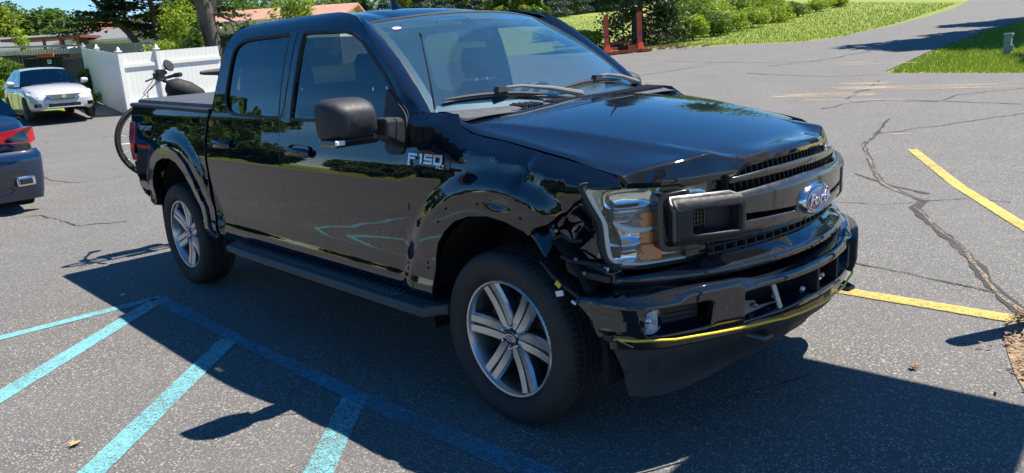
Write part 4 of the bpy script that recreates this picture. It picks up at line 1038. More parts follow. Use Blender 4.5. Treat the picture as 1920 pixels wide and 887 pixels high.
for x, z in ((-.56, 1.315), (-.75, 1.335), (-.95, 1.33), (-1.02, 1.28), (-.98, 1.05), (-.90, .90)):
    for y in np.linspace(-.78, .78, 13): V.append((x-.05*(1-(y/.78)**2)*-1, y, z+.035*math.exp(-((y-.40)/.18)**2)))
q.add(V, [(i*13+j, i*13+j+1, (i+1)*13+j+1, (i+1)*13+j) for i in range(5) for j in range(12)]); q.build('dashboard', DASH, T, True, 50)
q = MB(); q.box((-1.5, 0, .80), (1.6, 1.7, .06)); q.box((-1.3, 0, .97), (.6, .26, .22)); q.build('cabin_floor', VOID, T)
sc_ = Vector((-1.12, .40, 1.27)); q = MB(); M = Matrix.Translation(sc_) @ Matrix.Rotation(-1.15, 4, 'Y')
q.tube([M @ Vector((.19*cos(t), .19*sin(t), 0)) for t in np.linspace(0, 2*pi, 33)], .016, 8, False); sw = q.build('steering_wheel', BLK, T, True)
q = MB(); q.lathe([(.001, .02), (.06, .02), (.07, 0), (.06, -.03), (.03, -.12)], 16, M); q.build('wheel_hub', BLK, T, True, 50)
q = MB()
for t in (0, pi, pi*1.5): q.bar(M @ Vector((.05*cos(t), .05*sin(t), 0)), M @ Vector((.18*cos(t), .18*sin(t), 0)), .04, .015)
q.build('wheel_spoke', BLK, T)
q = MB(); q.box((-1.18, .02, 1.755), (.03, .25, .07)); q.tube([(-1.16, .02, 1.78), (-1.13, .02, 1.85)], .012, 6); q.box((-1.14, .02, 1.84), (.08, .12, .05)); q.build('rear_view_mirror', BLK, T, bevel=.01)
# sticker on the windscreen
def wdisc(u, v, a, b, off, n=24):
    return [tuple(wsS(off*sg)(np.array([u+a*cos(2*pi*k/n)]), np.array([v+b*sin(2*pi*k/n)]))[0]) for k in range(n)]
q = MB(); q.add(wdisc(-.855, .865, .040, .021, .003), [tuple(range(24))]); q.build('windscreen_sticker', simple('sticker_white', (.85, .83, .9), .5), T)
q = MB(); a = wdisc(-.855, .865, .040, .021, .0034); b = wdisc(-.855, .865, .032, .0155, .0034); q.add(a+b, [(k, (k+1) % 24, 24+(k+1) % 24, 24+k) for k in range(24)]); q.build('sticker_rim', simple('sticker_purple', (.22, .08, .45), .5), T)
q = MB(); q.add(wdisc(-.855, .865, .016, .008, .0036), [tuple(range(24))]); q.build('sticker_mark', simple('sticker_pink', (.55, .22, .45), .5), T)
# frame rails and axle
q = MB()
for s in (-.45, .45): q.box((-1.9, s, .50), (5.2, .08, .14))
q.tube([(-3.683, -.75, .403), (-3.683, .75, .403)], .045, 10); q.tube([(0, -.75, .40), (0, .75, .40)], .035, 8); q.lathe([(.05, -.1), (.14, -.05), (.14, .05), (.05, .1)], 14, RT((-3.683, 0, .403), pi/2)); q.build('chassis', VOID, T)
# yellow cord tied along the bumper
cp = []
for y, z in ((-.965, .550), (-.92, .545), (-.8, .537), (-.64, .533), (-.5, .528), (-.4, .524), (-.29, .515), (-.18, .512), (0, .510), (.22, .512), (.45, .512), (.7, .525), (.86, .54)):
    cp.append(onb(y, z, -.013-.0))
q = MB(); q.tube([(p[0], p[1], p[2]) for p in cp], .0052, 8)
cord = q.build('bungee_cord', simple('yellow_cord', (.92, .62, .02), .6, nz=.15, nscale=200), None, True)
tag(cord, 'yellow elastic cord stretched along the bottom of the truck bumper', 'cord')
q = MB(); p = Vector(onb(-.965, .545, -.013)); q.box(tuple(p+Vector((-.01, -.006, .012))), (.035, .02, .022)); q.tube([p+Vector((-.01, -.004, .01)), p+Vector((-.06, -.0, .028)), p+Vector((-.11, .02, .03)), p+Vector((-.15, .05, .045))], .005, 6)
q.tube([p+Vector((0, -.004, .016)), p+Vector((.05, -.012, .01)), p+Vector((.11, -.01, .0))], .003, 6); q.build('cord_hook', BLK, cord, True)
# ================================================================== ground
def az_r(x, y): return np.degrees(np.arctan2(y-CAM[1], x-CAM[0])), np.hypot(x-CAM[0], y-CAM[1])
LR = [0, 10, 17, 26, 40, 60, 100, 200, 400, 1500]; LZ = [0, 0, .16, .45, 1.4, 2.4, 3.6, 6, 9, 9]
RR = [0, 9, 14, 22, 31, 45, 75, 110, 200, 400, 1500]; RZ = [0, 0, .25, .75, 1.34, 2.2, 4.1, 6.6, 12, 18, 18]
def hgt(x, y):
    x = np.asarray(x, float); y = np.asarray(y, float); a, r = az_r(x, y)
    wr = sm((157-a)/22.)*sm((a+20)/60.); wl = sm((a-135)/22.); wl = wl*sm((200-a)/15.)
    wr = np.where(a > 0, wr, 0); wl = np.where(a < 0, wl*0+sm((-a-160)/15.)*sm((a+190)/1.) , wl)
    return np.interp(r, LR, LZ)*wl*(1-wr*0)*(1-wr)+np.interp(r, RR, RZ)*wr
def sheet(name, poly, off, mat, par=None, h=.5, kind='structure'):
    o = panel(name, poly, lambda x, y: np.stack([x, y, hgt(x, y)+off], -1), mat, par, h=h, depth=0, nsign=1, rim=0)
    if par is None and kind: o['kind'] = kind
    return o
# asphalt
b = NB('asphalt'); p = b.bsdf(Roughness=.85); co = b.coord()
n1 = b.noise(co, .35, 6, .6); n2 = b.noise(co, 2.2, 5, .65); n3 = b.noise(co, 90, 3, .7)
base = b.mix(b.ramp(n1, [(.35, 0), (.65, 1)]), (.082, .078, .075), (.112, .107, .101))
base = b.mix(b.ramp(n2, [(.35, 0), (.7, 1)]), base, (.064, .061, .060))
n5 = b.noise(co, .8, 3, .5, 1.5); base = b.mix(b.ramp(n5, [(.60, 0), (.72, .45)]), base, (.045, .044, .044)); n6 = b.noise(co, 7, 5, .7); base = b.mix(b.ramp(n6, [(.5, 0), (.75, .4)]), base, (.15, .14, .125))
base = b.mix(b.ramp(n3, [(.42, 0), (.62, 1)]), base, (.165, .155, .142))
vo = b.n('ShaderNodeTexVoronoi'); vo.inputs['Scale'].default_value = 75; b.l(co, vo.inputs['Vector'])
sel = b.math('MULTIPLY', b.ramp(vo.outputs['Distance'], [(.30, 1), (.42, 0)]), b.ramp(vo.outputs['Color'], [(.42, 0), (.62, .9)]))
den = b.ramp(b.noise(co, 1.1, 4, .6), [(.3, .35), (.65, 1)])
sel = b.math('MULTIPLY', sel, den)
base = b.mix(sel, base, b.mix(b.ramp(b.n('ShaderNodeTexWhiteNoise').outputs[0], [(0, 0), (1, 1)]), (.33, .29, .24), (.46, .42, .37)))
vo2 = b.n('ShaderNodeTexVoronoi'); vo2.inputs['Scale'].default_value = 24; b.l(co, vo2.inputs['Vector'])
sel2 = b.math('MULTIPLY', b.ramp(vo2.outputs['Distance'], [(.16, 1), (.22, 0)]), b.ramp(vo2.outputs['Color'], [(.56, 0), (.60, 1)]))
base = b.mix(b.math('MULTIPLY', sel2, .6), base, (.40, .34, .26))
b.l(base, p.inputs['Base Color'])
b.bump(b.math('ADD', b.math('MULTIPLY', vo.outputs['Distance'], -1.), b.math('MULTIPLY', n3, .6)), .55, .006)
ASPH = b.m
# grass ground
b = NB('grass_ground'); p = b.bsdf(Roughness=.9); co = b.coord()
g1 = b.noise(co, .12, 6, .65); g2 = b.noise(co, 3.0, 5, .7); g3_ = b.noise(co, 25, 3, .7)
c = b.mix(b.ramp(g1, [(.35, 0), (.65, 1)]), (.19, .27, .022), (.27, .31, .04))
c = b.mix(b.ramp(g2, [(.40, 0), (.7, 1)]), c, (.30, .28, .07)); c = b.mix(b.ramp(g3_, [(.35, .5), (.6, 0)]), c, (.10, .17, .02))
b.l(c, p.inputs['Base Color']); b.bump(g3_, .8, .06); GRASS = b.m
# terrain sheet (polar grid reaching the horizon)
rs = [0, 1.5, 3, 5, 7, 9, 11, 13, 15, 17, 20, 23, 26, 29, 32, 36, 41, 46, 52, 60, 70, 80, 90, 105, 120, 145, 170, 250, 400, 800, 1500]
V = [(CAM[0], CAM[1], -.05)]; F = []; nA = 360
for r in rs[1:]:
    for k in range(nA):
        a = 2*pi*k/nA; x, y = CAM[0]+r*cos(a), CAM[1]+r*sin(a); V.append((x, y, float(hgt(x, y))-.022))
for k in range(nA): F.append((0, 1+k, 1+(k+1) % nA))
for i in range(len(rs)-2):
    for k in range(nA): F.append((1+i*nA+k, 1+(i+1)*nA+k, 1+(i+1)*nA+(k+1) % nA, 1+i*nA+(k+1) % nA))
tag(mk('ground', V, F, GRASS), kind='structure')
def gp(px, py):
    """ground point seen at a photo pixel"""
    d = ray(px, py); t = 1.0
    last = None
    for t in np.concatenate([np.linspace(1.5, 60, 2400), np.linspace(60, 300, 2000)]):
        q_ = CAM+d*t
        if q_[2] < float(hgt(q_[0], q_[1])): return (float(q_[0]), float(q_[1]))
    return None
# grass edge seen across the lot, from the right verge round to the left
edgeB = [gp(1665, 138), gp(1920, 138)]
far = [gp(1060, 104), gp(1140, 101), gp(1200, 97), gp(1250, 91), gp(1330, 87), gp(1400, 83), gp(1500, 79), gp(1560, 72), gp(1620, 59), gp(1680, 46), gp(1740, 31), gp(1790, 15), gp(1812, 3)]
verge = [gp(1920, 137), gp(1665, 137), gp(1662, 133), gp(1690, 121), gp(1740, 98), gp(1800, 76), gp(1850, 58), gp(1920, 38)]
u_ = np.array(far[-1])-np.array(far[-2]); u_ /= np.linalg.norm(u_); f_end = tuple(np.array(far[-1])+u_*60); v_end = tuple(np.array(verge[-1])+u_*90+np.array([6, 0]))
e1 = np.array(verge[1])-np.array(verge[0]); e1 /= np.linalg.norm(e1)
verge_far = tuple(np.array(verge[0])-e1*25)
lot = [(-24.5, -40), (-23.8, 1.0), (-24.6, 2.6), (-26.5, 4.9), (-26.5, 8.0), (-30., 13.), (-27, 18.), (-21, 20.2)]+far+[f_end, v_end]+verge[::-1]+[verge_far, (26, 10), (28, -40)]
sheet('parking_lot', lot, 0.0, ASPH, h=.6)
# paint
def paint_mat(name, col, lo=.35, hi=.55, cover=1.):
    b = NB(name); co = b.coord(); p = b.n('ShaderNodeBsdfPrincipled'); p.inputs['Base Color'].default_value = (*col, 1); p.inputs['Roughness'].default_value = .7
    n_ = b.noise(co, 1.2, 3, .6); n3 = b.noise(co, 130, 3, .75)
    f = b.math('ADD', b.math('ADD', n3, b.math('MULTIPLY', b.math('SUBTRACT', n_, .5), .45)), b.math('MULTIPLY', b.math('SUBTRACT', b.noise(co, 28, 4, .7), .5), .45)); f = b.ramp(f, [(lo, 0), (hi, 1)])
    if cover < 1: f = b.math('MULTIPLY', f, cover)
    c = b.mix(b.noise(co, 14, 4, .6), [x*.75 for x in col], col); b.l(c, p.inputs['Base Color'])
    tr = b.n('ShaderNodeBsdfTransparent'); mx = b.n('ShaderNodeMixShader'); b.l(f, mx.inputs[0]); b.l(tr.outputs[0], mx.inputs[1]); b.l(p.outputs[0], mx.inputs[2]); b.l(mx.outputs[0], b.out.inputs[0])
    b.bump(n3, .5, .004, p); return b.m
BLUE = paint_mat('blue_line_paint', (.19, .46, .49), .32, .54); BLUEW = paint_mat('worn_blue_paint', (.07, .36, .50), .40, .56, .8); YEL = paint_mat('yellow_line_paint', (.66, .47, .10), .32, .54)
def stripe(pts, mat, nm, label=None):
    rgs = np.random.default_rng(len(pts)+int(abs(pts[0][0])*100)); pts = [(p[0]+rgs.normal(0, .002), p[1]+rgs.normal(0, .002)) for p in dens(pts, .04)]
    o = sheet(nm, pts, .004 if mat is BLUE else (.008 if mat is BLUEW else .008), mat, h=.25); return o
def bline(a, b_, w_, ext=7.5):
    a, b_ = np.array(a), np.array(b_); d = (b_-a)/np.linalg.norm(b_-a); n_ = np.array([-d[1], d[0]])*w_/2; e = a+d*ext
    stripe([tuple(a+n_), tuple(a-n_), tuple(e-n_), tuple(e+n_)], BLUE, 'painted_line')
bline((-3.505, -1.30), (-3.50, -2.34), .10, 6.0)
bline((-3.46, -1.31), (-2.36, -2.552), .135); bline((-2.17, -1.34), (-1.065, -2.452), .130); bline((-.815, -1.28), (-.292, -1.80), .130)
stripe([(-3.50, -1.265), (-3.40, -1.385), (-2.2, -1.368), (-.86, -1.345), (.32, -1.285), (1.6, -1.23), (1.6, -1.10), (.47, -1.15), (-.77, -1.24), (-2.1, -1.28)], BLUEW, 'painted_line')
stripe([(-1.18, 7.305), (-1.08, 7.365), (.93, 4.04), (2.36, 1.68), (2.26, 1.62), (.83, 3.98)], YEL, 'painted_line')
stripe([(.20, 1.70), (.23, 1.575), (1.346, 1.622), (1.353, 1.756)], YEL, 'painted_line')
# cracks: recessed-looking strips of dark filler and crumbled sand
CRK = paint_mat('crack_dark', (.036, .033, .030), .34, .54); SAND = paint_mat('loose_sand', (.42, .31, .20), .46, .60)
def crack(P, w0, w1, mat=CRK, nm='crack', jit=.06, off=.006, seed=1):
    rg = np.random.default_rng(seed); P = [np.array(p) for p in P]; Q = []
    for a, b_ in zip(P[:-1], P[1:]):
        k = max(2, int(np.linalg.norm(b_-a)/.10))
        for j in range(k): Q.append(a+(b_-a)*j/k)
    Q.append(P[-1]); Q = np.array(Q); n = len(Q); t = np.gradient(Q, axis=0); t /= np.linalg.norm(t, axis=1, keepdims=True); nn_ = np.stack([-t[:, 1], t[:, 0]], 1)
    jj = np.convolve(rg.normal(0, jit, n+6), np.ones(3)/3, 'same')[3:3+n]; Q = Q+nn_*jj[:, None]; wd = (w0+(w1-w0)*np.linspace(0, 1, n))*rg.uniform(.45, 1.3, n)
    V = []
    for q_, m_, ww in zip(Q, nn_, wd):
        for s in (-1, 1):
            v = q_+m_*ww*s/2; V.append((v[0], v[1], float(hgt(v[0], v[1]))+off))
    o = mk(nm, V, [(2*i, 2*i+1, 2*i+3, 2*i+2) for i in range(n-1)], mat); o['kind'] = 'structure'; return o
main = [(-2.295, 9.68), (-1.91, 8.15), (-1.80, 7.45), (-1.35, 6.55), (-1.177, 6.18), (-.76, 5.40), (-.42, 5.0), (-.10, 4.70), (-.076, 4.353), (.246, 3.785), (.589, 3.254), (.962, 2.553), (1.215, 2.043), (1.42, 1.75)]
crack(main[::-1], .10, .05, seed=3, jit=.012); crack(main[1:8], .02, .045, SAND, 'crack_sand', .015, .009, 5); crack(main[8:], .015, .035, SAND, 'crack_sand', .012, .009, 6)
crack([(-.2, 5.02), (-.70, 5.4), (-1.2, 5.75)], .07, .05, seed=8, jit=.02)
crack([(-.10, 4.7), (-.35, 4.35), (-1.6, 4.1), (-2.4, 4.4)], .02, .015, seed=9, jit=.02); crack([(-.1, 4.7), (.2, 4.98), (.55, 5.0)], .025, .02, seed=10, jit=.015)
crack([(1.15, 2.13), (.6, 2.25), (.0, 2.35), (-.5, 2.9)], .025, .02, seed=11, jit=.02)
for i, (pl, w0, w1) in enumerate([([(1640, 252), (1800, 230), (1920, 212)], .05, .04), ([(1540, 205), (1600, 192), (1700, 188), (1920, 196)], .06, .04), ([(1585, 187), (1630, 165), (1650, 150)], .08, .05), ([(1250, 115), (1400, 118), (1540, 115)], .05, .04), ([(1440, 125), (1560, 110), (1650, 92)], .07, .06),
                                  ([(1700, 190), (1760, 192), (1800, 178), (1920, 165)], .05, .03), ([(1180, 145), (1280, 130), (1340, 118)], .05, .03), ([(1400, 138), (1560, 144), (1650, 141)], .06, .04), ([(20, 410), (80, 405), (150, 425), (240, 415)], .02, .03), ([(60, 330), (150, 345), (230, 330)], .03, .02), ([(80, 268), (170, 262), (240, 252)], .03, .03)]):
    crack([gp(*q_) for q_ in pl], w0, w1, seed=20+i, jit=.05)
crack([(.83, .33), (.70, -.05), (.62, -.35)], .008, .006, seed=41, jit=.02)
def blob(cx, cy, a, b_, ang, mat, nm='sand_patch', seed=1, off=.006, n=26):
    rg = np.random.default_rng(seed); P = []
    r_ = 1+np.convolve(rg.normal(0, .3, n+4), np.ones(3)/3, 'same')[2:2+n]
    for k in range(n):
        t = 2*pi*k/n; x, y = a*cos(t)*r_[k], b_*sin(t)*r_[k]; P.append((cx+x*cos(ang)-y*sin(ang), cy+x*sin(ang)+y*cos(ang)))
    o = sheet(nm, P, off, mat, h=.3); return o
SANDP = paint_mat('sand_patch', (.50, .37, .24), .42, .62, .9)
for i, (px, py, a, b_) in enumerate([(1535, 180, 1.1, .35), (1600, 188, .9, .12), (1700, 163, 1.6, .2), (1620, 157, .6, .15), (1650, 120, 1.0, .12), (1780, 166, 1.2, .12), (1225, 153, .5, .12), (1600, 118, .6, .1), (190, 214, .8, .3), (1680, 252, .16, .06)]):
    c_ = gp(px, py); blob(c_[0], c_[1], a, b_, .25 if px > 1000 else -.1, SANDP, seed=50+i)
PATCH = paint_mat('tar_patch', (.062, .064, .070), .25, .5, .6)
for i, (px, py, a, b_) in enumerate([]):
    c_ = gp(px, py); blob(c_[0], c_[1], a, b_, .5, PATCH, 'tar_patch', 80+i, .003)
# ---- truck standing shadows are real; props that throw the other shadows follow
# flat roof on two posts, added out of frame to cast the square shadow
GALV = simple('galvanised', (.35, .36, .37), .45, .6, nz=.15)
cn = thing('shadow_canopy', 'unseen flat narrow roof on posts, added to throw the square shadow beside the truck', 'shadow_canopy', (2.6, .3, 0))
hC = 3.05; ox, oy = SUN[0]/SUN[2]*hC, SUN[1]/SUN[2]*hC
q = MB(); cc = Vector((.69+ox-2.6, .47+oy-.3, hC)); ex_ = Vector((.997, .075, 0)); ey_ = Vector((.09, -.996, 0)); V = []
for z in (-.05, .05):
    for a_, b__ in ((0, 0), (1.03, 0), (1.03, 3.2), (0, 3.2)): V.append(cc+ex_*a_+ey_*b__+Vector((0, 0, z)))
q.add(V, [(0, 3, 2, 1), (4, 5, 6, 7), (0, 1, 5, 4), (1, 2, 6, 5), (2, 3, 7, 6), (3, 0, 4, 7)]); q.build('roof', GALV, cn)
for y in (.9, -.8):
    q = MB(); q.tube([(-.02+.10, y, 0), (.10-.02, y, hC)], .05, 10); q.build('post', GALV, cn, True)
# bollard in the mulch
bo = thing('bollard', 'dark round-topped post standing in the bark mulch at the right edge', 'bollard', (1.50, 1.72, 0))
q = MB(); q.lathe([(.06, 0), (.062, 1.10), (.055, 1.15), (.03, 1.185), (.002, 1.19)], 20); q.build('post', simple('bollard_black', (.03, .03, .032), .5), bo, True, 40)
# mulch bed
MUL = simple('bark_mulch', (.20, .125, .07), .9, nz=.5, nscale=40, var=(.40, .27, .16))
mp = [(1.33, 1.66), (1.36, 1.5), (1.39, 1.38), (1.43, 1.24), (1.47, 1.12), (1.55, .90), (1.64, .70), (1.95, .55), (2.6, .8), (2.9, 2.0), (1.9, 2.4), (1.45, 2.05)]
sheet('mulch_bed', mp, .005, MUL, h=.1)
rg = np.random.default_rng(4); q = MB(); cnt = 0
while cnt < 1500:
    x, y = rg.uniform(1.25, 2.4), rg.uniform(.5, 2.4)
    inside = bool(inpoly(np.array([x]), np.array([y]), mp)[0])
    if not inside and rg.random() > .06: continue
    if not inside and not bool(inpoly(np.array([x]), np.array([y]), inset(mp, -.12))[0]): continue
    L = rg.uniform(.012, .05); q.box((x, y, .02+rg.uniform(0, .02)), (L, rg.uniform(.004, .012), .003), Matrix.Rotation(rg.uniform(0, 6.3), 4, 'Z') @ Matrix.Rotation(rg.uniform(-.5, .5), 4, 'Y')); cnt += 1
tag(q.build('mulch_chips', MUL), kind='stuff')
# fallen leaves
def leaf(p, rz, s, col, lab):
    q = MB(); P = [(0, -1), (.25, -.35), (.8, -.45), (.45, 0), (.9, .45), (.3, .35), (0, 1.1), (-.3, .4), (-.85, .5), (-.5, .05), (-.8, -.4), (-.25, -.35)]
    V = [(x*s, y*s, .012+.012*abs(x)-.004*y) for x, y in P]+[(0, 0, .006)]
    q.add(V, [(k, (k+1) % 12, 12) for k in range(12)]); o = q.build('dry_leaf', simple(col[0], col[1], .8, nz=.3)); o.location = (p[0], p[1], 0); o.rotation_euler = (0, 0, rz)
    return tag(o, lab, 'leaf')
leaf((-1.40, -2.43), .6, .035, ('leaf_orange', (.55, .30, .12)), 'small orange dry leaf lying on sunlit asphalt between the blue lines')
leaf((1.174, .675), 1.2, .03, ('leaf_brown', (.30, .15, .08)), 'curled brown dry leaf on asphalt by the square shadow edge')
# ================================================================== fences, houses, vegetation
def gz(x, y): return float(hgt(x, y))
def P3(px, depth, py=300):
    a = at(px, py, depth); return float(a[0]), float(a[1])
def top_z(px, py, depth): return float(at(px, py, depth)[2])
WOODG = simple('grey_weathered_wood', (.42, .38, .33), .85, nz=.3, nscale=12)
VIN = simple('white_vinyl', (.74, .72, .67), .45, nz=.04, nscale=4)
RED = simple('rusty_red_paint', (.52, .085, .03), .55, nz=.3, nscale=9)
BARK = simple('tree_bark', (.105, .085, .068), .9, nz=.4, nscale=14, bump=.8, bscale=30)
def picket_fence(name, label, cat, A, B, ht, nboard, mat, side_n=1, rails=(.35, 1.0, 1.55), dz=0, caps=True, postpos=None, gap=.012, top=0., grp=None, topline=None):
    A = np.array(A, float); B = np.array(B, float); L = np.linalg.norm(B-A); d = (B-A)/L; z0 = min(gz(*A), gz(*B))
    t = thing(name, label, cat, (A[0], A[1], z0), math.atan2(d[1], d[0]), grp)
    wb = L/nboard; m = None
    if topline: tA, tB = topline
    for k in range(nboard):
        s = (k+.5)*wb; p = A+d*s; zb = (gz(*p)-z0) if not topline else (tA+(tB-tA)*s/L-z0-ht)
        h_ = ht+((k*37) % 7-3)*.004*(1 if top else 0)
        if m is None:
            q = MB(); q.box((0, 0, h_/2), (wb-gap, .022, h_)); o = q.build('board', mat, t); m = o.data
        else:
            o = bpy.data.objects.new('board', m); C.objects.link(o); o.parent = t
        o.location = (s, 0, zb+dz)
        if top: o.scale = (1, 1, 1+((k*37) % 11-5)*.004)
    for r in rails:
        q = MB(); q.bar((0, side_n*.035, r+gz(*A)-z0), (L, side_n*.035, r+gz(*B)-z0), .05, .10); q.build('rail', mat, t)
    for s in (postpos if postpos is not None else []):
        p = A+d*s; zb = gz(*p)-z0; q = MB(); q.box((s, side_n*.05, zb+(ht+.05)/2), (.13, .13, ht+.05)); po = q.build('post', mat, t)
        if caps:
            q = MB(); M = Matrix.Translation((s, side_n*.05, zb+ht+.05)) @ Matrix.Rotation(pi/4, 4, 'Z'); q.lathe([(.12, 0), (.12, .02), (.055, .04), (.065, .07), (.05, .10), (.002, .155)], 4, M); q.build('post_cap', mat, po)
    return t
fA, fB, fC = P3(193, 28.6), P3(255, 23.6), P3(440, 26.5)
picket_fence('white_fence', 'short side run of white vinyl privacy fence beside the silver sedan', 'fence', fA, fB, 1.83, 24, VIN, 1, postpos=[0, 2.7], gap=.004)
L2 = math.hypot(fC[0]-fB[0], fC[1]-fB[1])
picket_fence('white_fence', 'long run of white vinyl board fence with cross rails behind the truck bed', 'fence', fB, fC, 1.83, 22, VIN, -1, postpos=[0.02, 1.25, 4.0], rails=(.35, 1.45), gap=.004)
wA, wB = P3(-40, 44), P3(380, 37)
picket_fence('wooden_fence', 'long grey weathered board fence running behind the red tractors', 'fence', wA, wB, 1.95, 82, WOODG, -1, postpos=[], caps=False, topline=(top_z(-40, 104, 44), top_z(380, 73, 37)), top=1, gap=.02, rails=(.5, 1.6))
# ---- foliage
def leafmat(name, c1, c2, trans=.35):
    b = NB(name); co = b.coord(); n1 = b.noise(co, .9, 3, .6); oi = b.n('ShaderNodeObjectInfo')
    c = b.mix(b.ramp(n1, [(.3, 0), (.7, 1)]), c1, c2)
    df = b.n('ShaderNodeBsdfPrincipled'); df.inputs['Roughness'].default_value = .55; b.l(c, df.inputs['Base Color'])
    tl = b.n('ShaderNodeBsdfTranslucent'); b.l(b.mix(1.0, c, (1.3, 1.5, .5), 'MULTIPLY'), tl.inputs[0])
    mx = b.n('ShaderNodeMixShader'); mx.inputs[0].default_value = trans; b.l(df.outputs[0], mx.inputs[1]); b.l(tl.outputs[0], mx.inputs[2]); b.l(mx.outputs[0], b.out.inputs[0]); MATS[name] = b.m; return b.m
LG = leafmat('leaf_green', (.075, .135, .022), (.13, .195, .035)); LY = leafmat('leaf_yellow_green', (.16, .22, .02), (.24, .27, .035)); LD = leafmat('leaf_dark', (.018, .038, .012), (.040, .070, .020), .15)
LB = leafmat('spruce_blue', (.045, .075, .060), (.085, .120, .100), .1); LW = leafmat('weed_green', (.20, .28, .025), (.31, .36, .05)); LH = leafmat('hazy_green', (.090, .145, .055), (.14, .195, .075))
def leafquads(cen, size, rg, droop=0., squash=.6):
    """one crooked quad leaf cluster per centre"""
    n = len(cen); a = rg.normal(size=(n, 3)); a[:, 2] *= squash; a /= np.linalg.norm(a, axis=1, keepdims=True)
    b_ = rg.normal(size=(n, 3)); b_ -= (b_*a).sum(1, keepdims=True)*a; b_ /= np.linalg.norm(b_, axis=1, keepdims=True)
    s = size*rg.uniform(.5, 1.3, (n, 1)); a = a*s; b_ = b_*s*rg.uniform(.35, .7, (n, 1)); nn_ = np.cross(a, b_); nn_ /= np.linalg.norm(nn_, axis=1, keepdims=True)
    V = np.stack([cen-a, cen-b_+nn_*s*.15, cen+a-[0, 0, droop], cen+b_+nn_*s*.15], 1).reshape(-1, 3)
    F = np.arange(4*n).reshape(n, 4); return V, F
def fast_mesh(name, V, F, mat, parent=None):
    me = bpy.data.meshes.new(name); me.vertices.add(len(V)); me.vertices.foreach_set('co', np.asarray(V, np.float32).ravel())
    F = np.asarray(F); me.loops.add(F.size); me.polygons.add(len(F)); me.loops.foreach_set('vertex_index', F.ravel().astype(np.int32))
    me.polygons.foreach_set('loop_start', np.arange(len(F), dtype=np.int32)*F.shape[1]); me.materials.append(mat); me.update(); me.validate()
    o = bpy.data.objects.new(name, me); C.objects.link(o)
    if parent is not None: o.parent = parent
    return o
def crown_pts(rg, n, blobs):
    tot = sum(b_[3]*b_[4]*b_[5] for b_ in blobs)**1.0; out = []
    for (x, y, z, a, b_, c) in blobs:
        k = max(8, int(n*a*b_*c/tot)); d = rg.normal(size=(k, 3)); d /= np.linalg.norm(d, axis=1, keepdims=True); r = rg.uniform(.45, 1.0, (k, 1))**.6*(1+.18*np.sin(d[:, :1]*7+x)*np.cos(d[:, 1:2]*6+y))
        out.append(np.array([x, y, z])+d*r*np.array([a, b_, c]))
    return np.concatenate(out)
def decid(rg, h, w_, nl, size, base=.22, nb=16):
    blobs = []
    for k in range(nb):
        a = rg.uniform(0, 2*pi); r = rg.uniform(0, .62)*w_; zz = rg.uniform(base+.12, .93)*h; rr = r*(1-abs(zz/h-.55)*.9); s = rg.uniform(.20, .34)*w_
        blobs.append((rr*cos(a), rr*sin(a), zz, s, s, s*.8))
    return crown_pts(rg, nl, blobs)
def conif(rg, h, w_, nl, base=.04):
    t = rg.uniform(0, 1, nl)**.75*0+1-np.sqrt(rg.uniform(0, 1, nl)); z = (base+(1-base)*t)*h; lay = .78+.22*np.cos(t*h*6.5)+rg.normal(0, .05, nl); r = (1-t)**.85*w_*lay*rg.uniform(.55, 1.05, nl)**.5; a = rg.uniform(0, 2*pi, nl); r = r*(1+.12*np.sin(a*5+t*30))
    return np.stack([r*np.cos(a), r*np.sin(a), z-r*.18], 1)
def trunk(q, h, r, rg, lean=.05, branches=6, wide=.3, z0=.25):
    P = [(lean*h*(k/6)**2*.4, .3*lean*h*math.sin(k), h*k/6-.2) for k in range(7)]; q.tube(P, [r*(1.25 if k == 0 else 1-.13*k) for k in range(7)], 9)
    for k in range(branches):
        i = 1+int(z0*6)+k % 4; i = min(i, 5); p = Vector(P[i]); a = rg.uniform(0, 2*pi); L = wide*h*rg.uniform(.5, 1); e = p+Vector((cos(a)*L, sin(a)*L, L*rg.uniform(.4, 1)))
        m_ = (p+e)/2+Vector((0, 0, -.06*L)); q.tube([p, m_, e], [r*.45, r*.3, r*.1], 6)
TREES = {}
def tree(kind, label, cat, x, y, h, w_, mat, nl=2600, size=.28, seed=1, grp=None, r=None, rz=None, name='tree', conifer=False, base=.22, zoff=0, proto=None):
    rg = np.random.default_rng(seed); t = thing(name, label, cat, (x, y, gz(x, y)+zoff-.1), rg.uniform(0, 6) if rz is None else rz, grp)
    key = (kind,)
    if key in TREES:
        cm, tm, h0, w0_ = TREES[key]
        for nm, me in (('crown', cm), ('trunk', tm)):
            o = bpy.data.objects.new(nm, me); C.objects.link(o); o.parent = t; o.scale = (w_/w0_, w_/w0_, h/h0)
            if nm == 'crown' and mat.name != me.materials[0].name:
                o.material_slots[0].link = 'OBJECT'; o.material_slots[0].material = mat
        return t
    if conifer: cen = conif(rg, h, w_, nl); V, F = leafquads(cen, size, rg, droop=size*.35, squash=.35)
    else: cen = decid(rg, h, w_, nl, size, base); V, F = leafquads(cen, size, rg)
    c = fast_mesh('crown', V, F, mat, t)
    q = MB(); trunk(q, h*(.95 if conifer else .8), r or h*.022, rg, branches=0 if conifer else 7); tr_ = q.build('trunk', BARK, t, True, 60)
    TREES[key] = (c.data, tr_.data, h, w_); return t
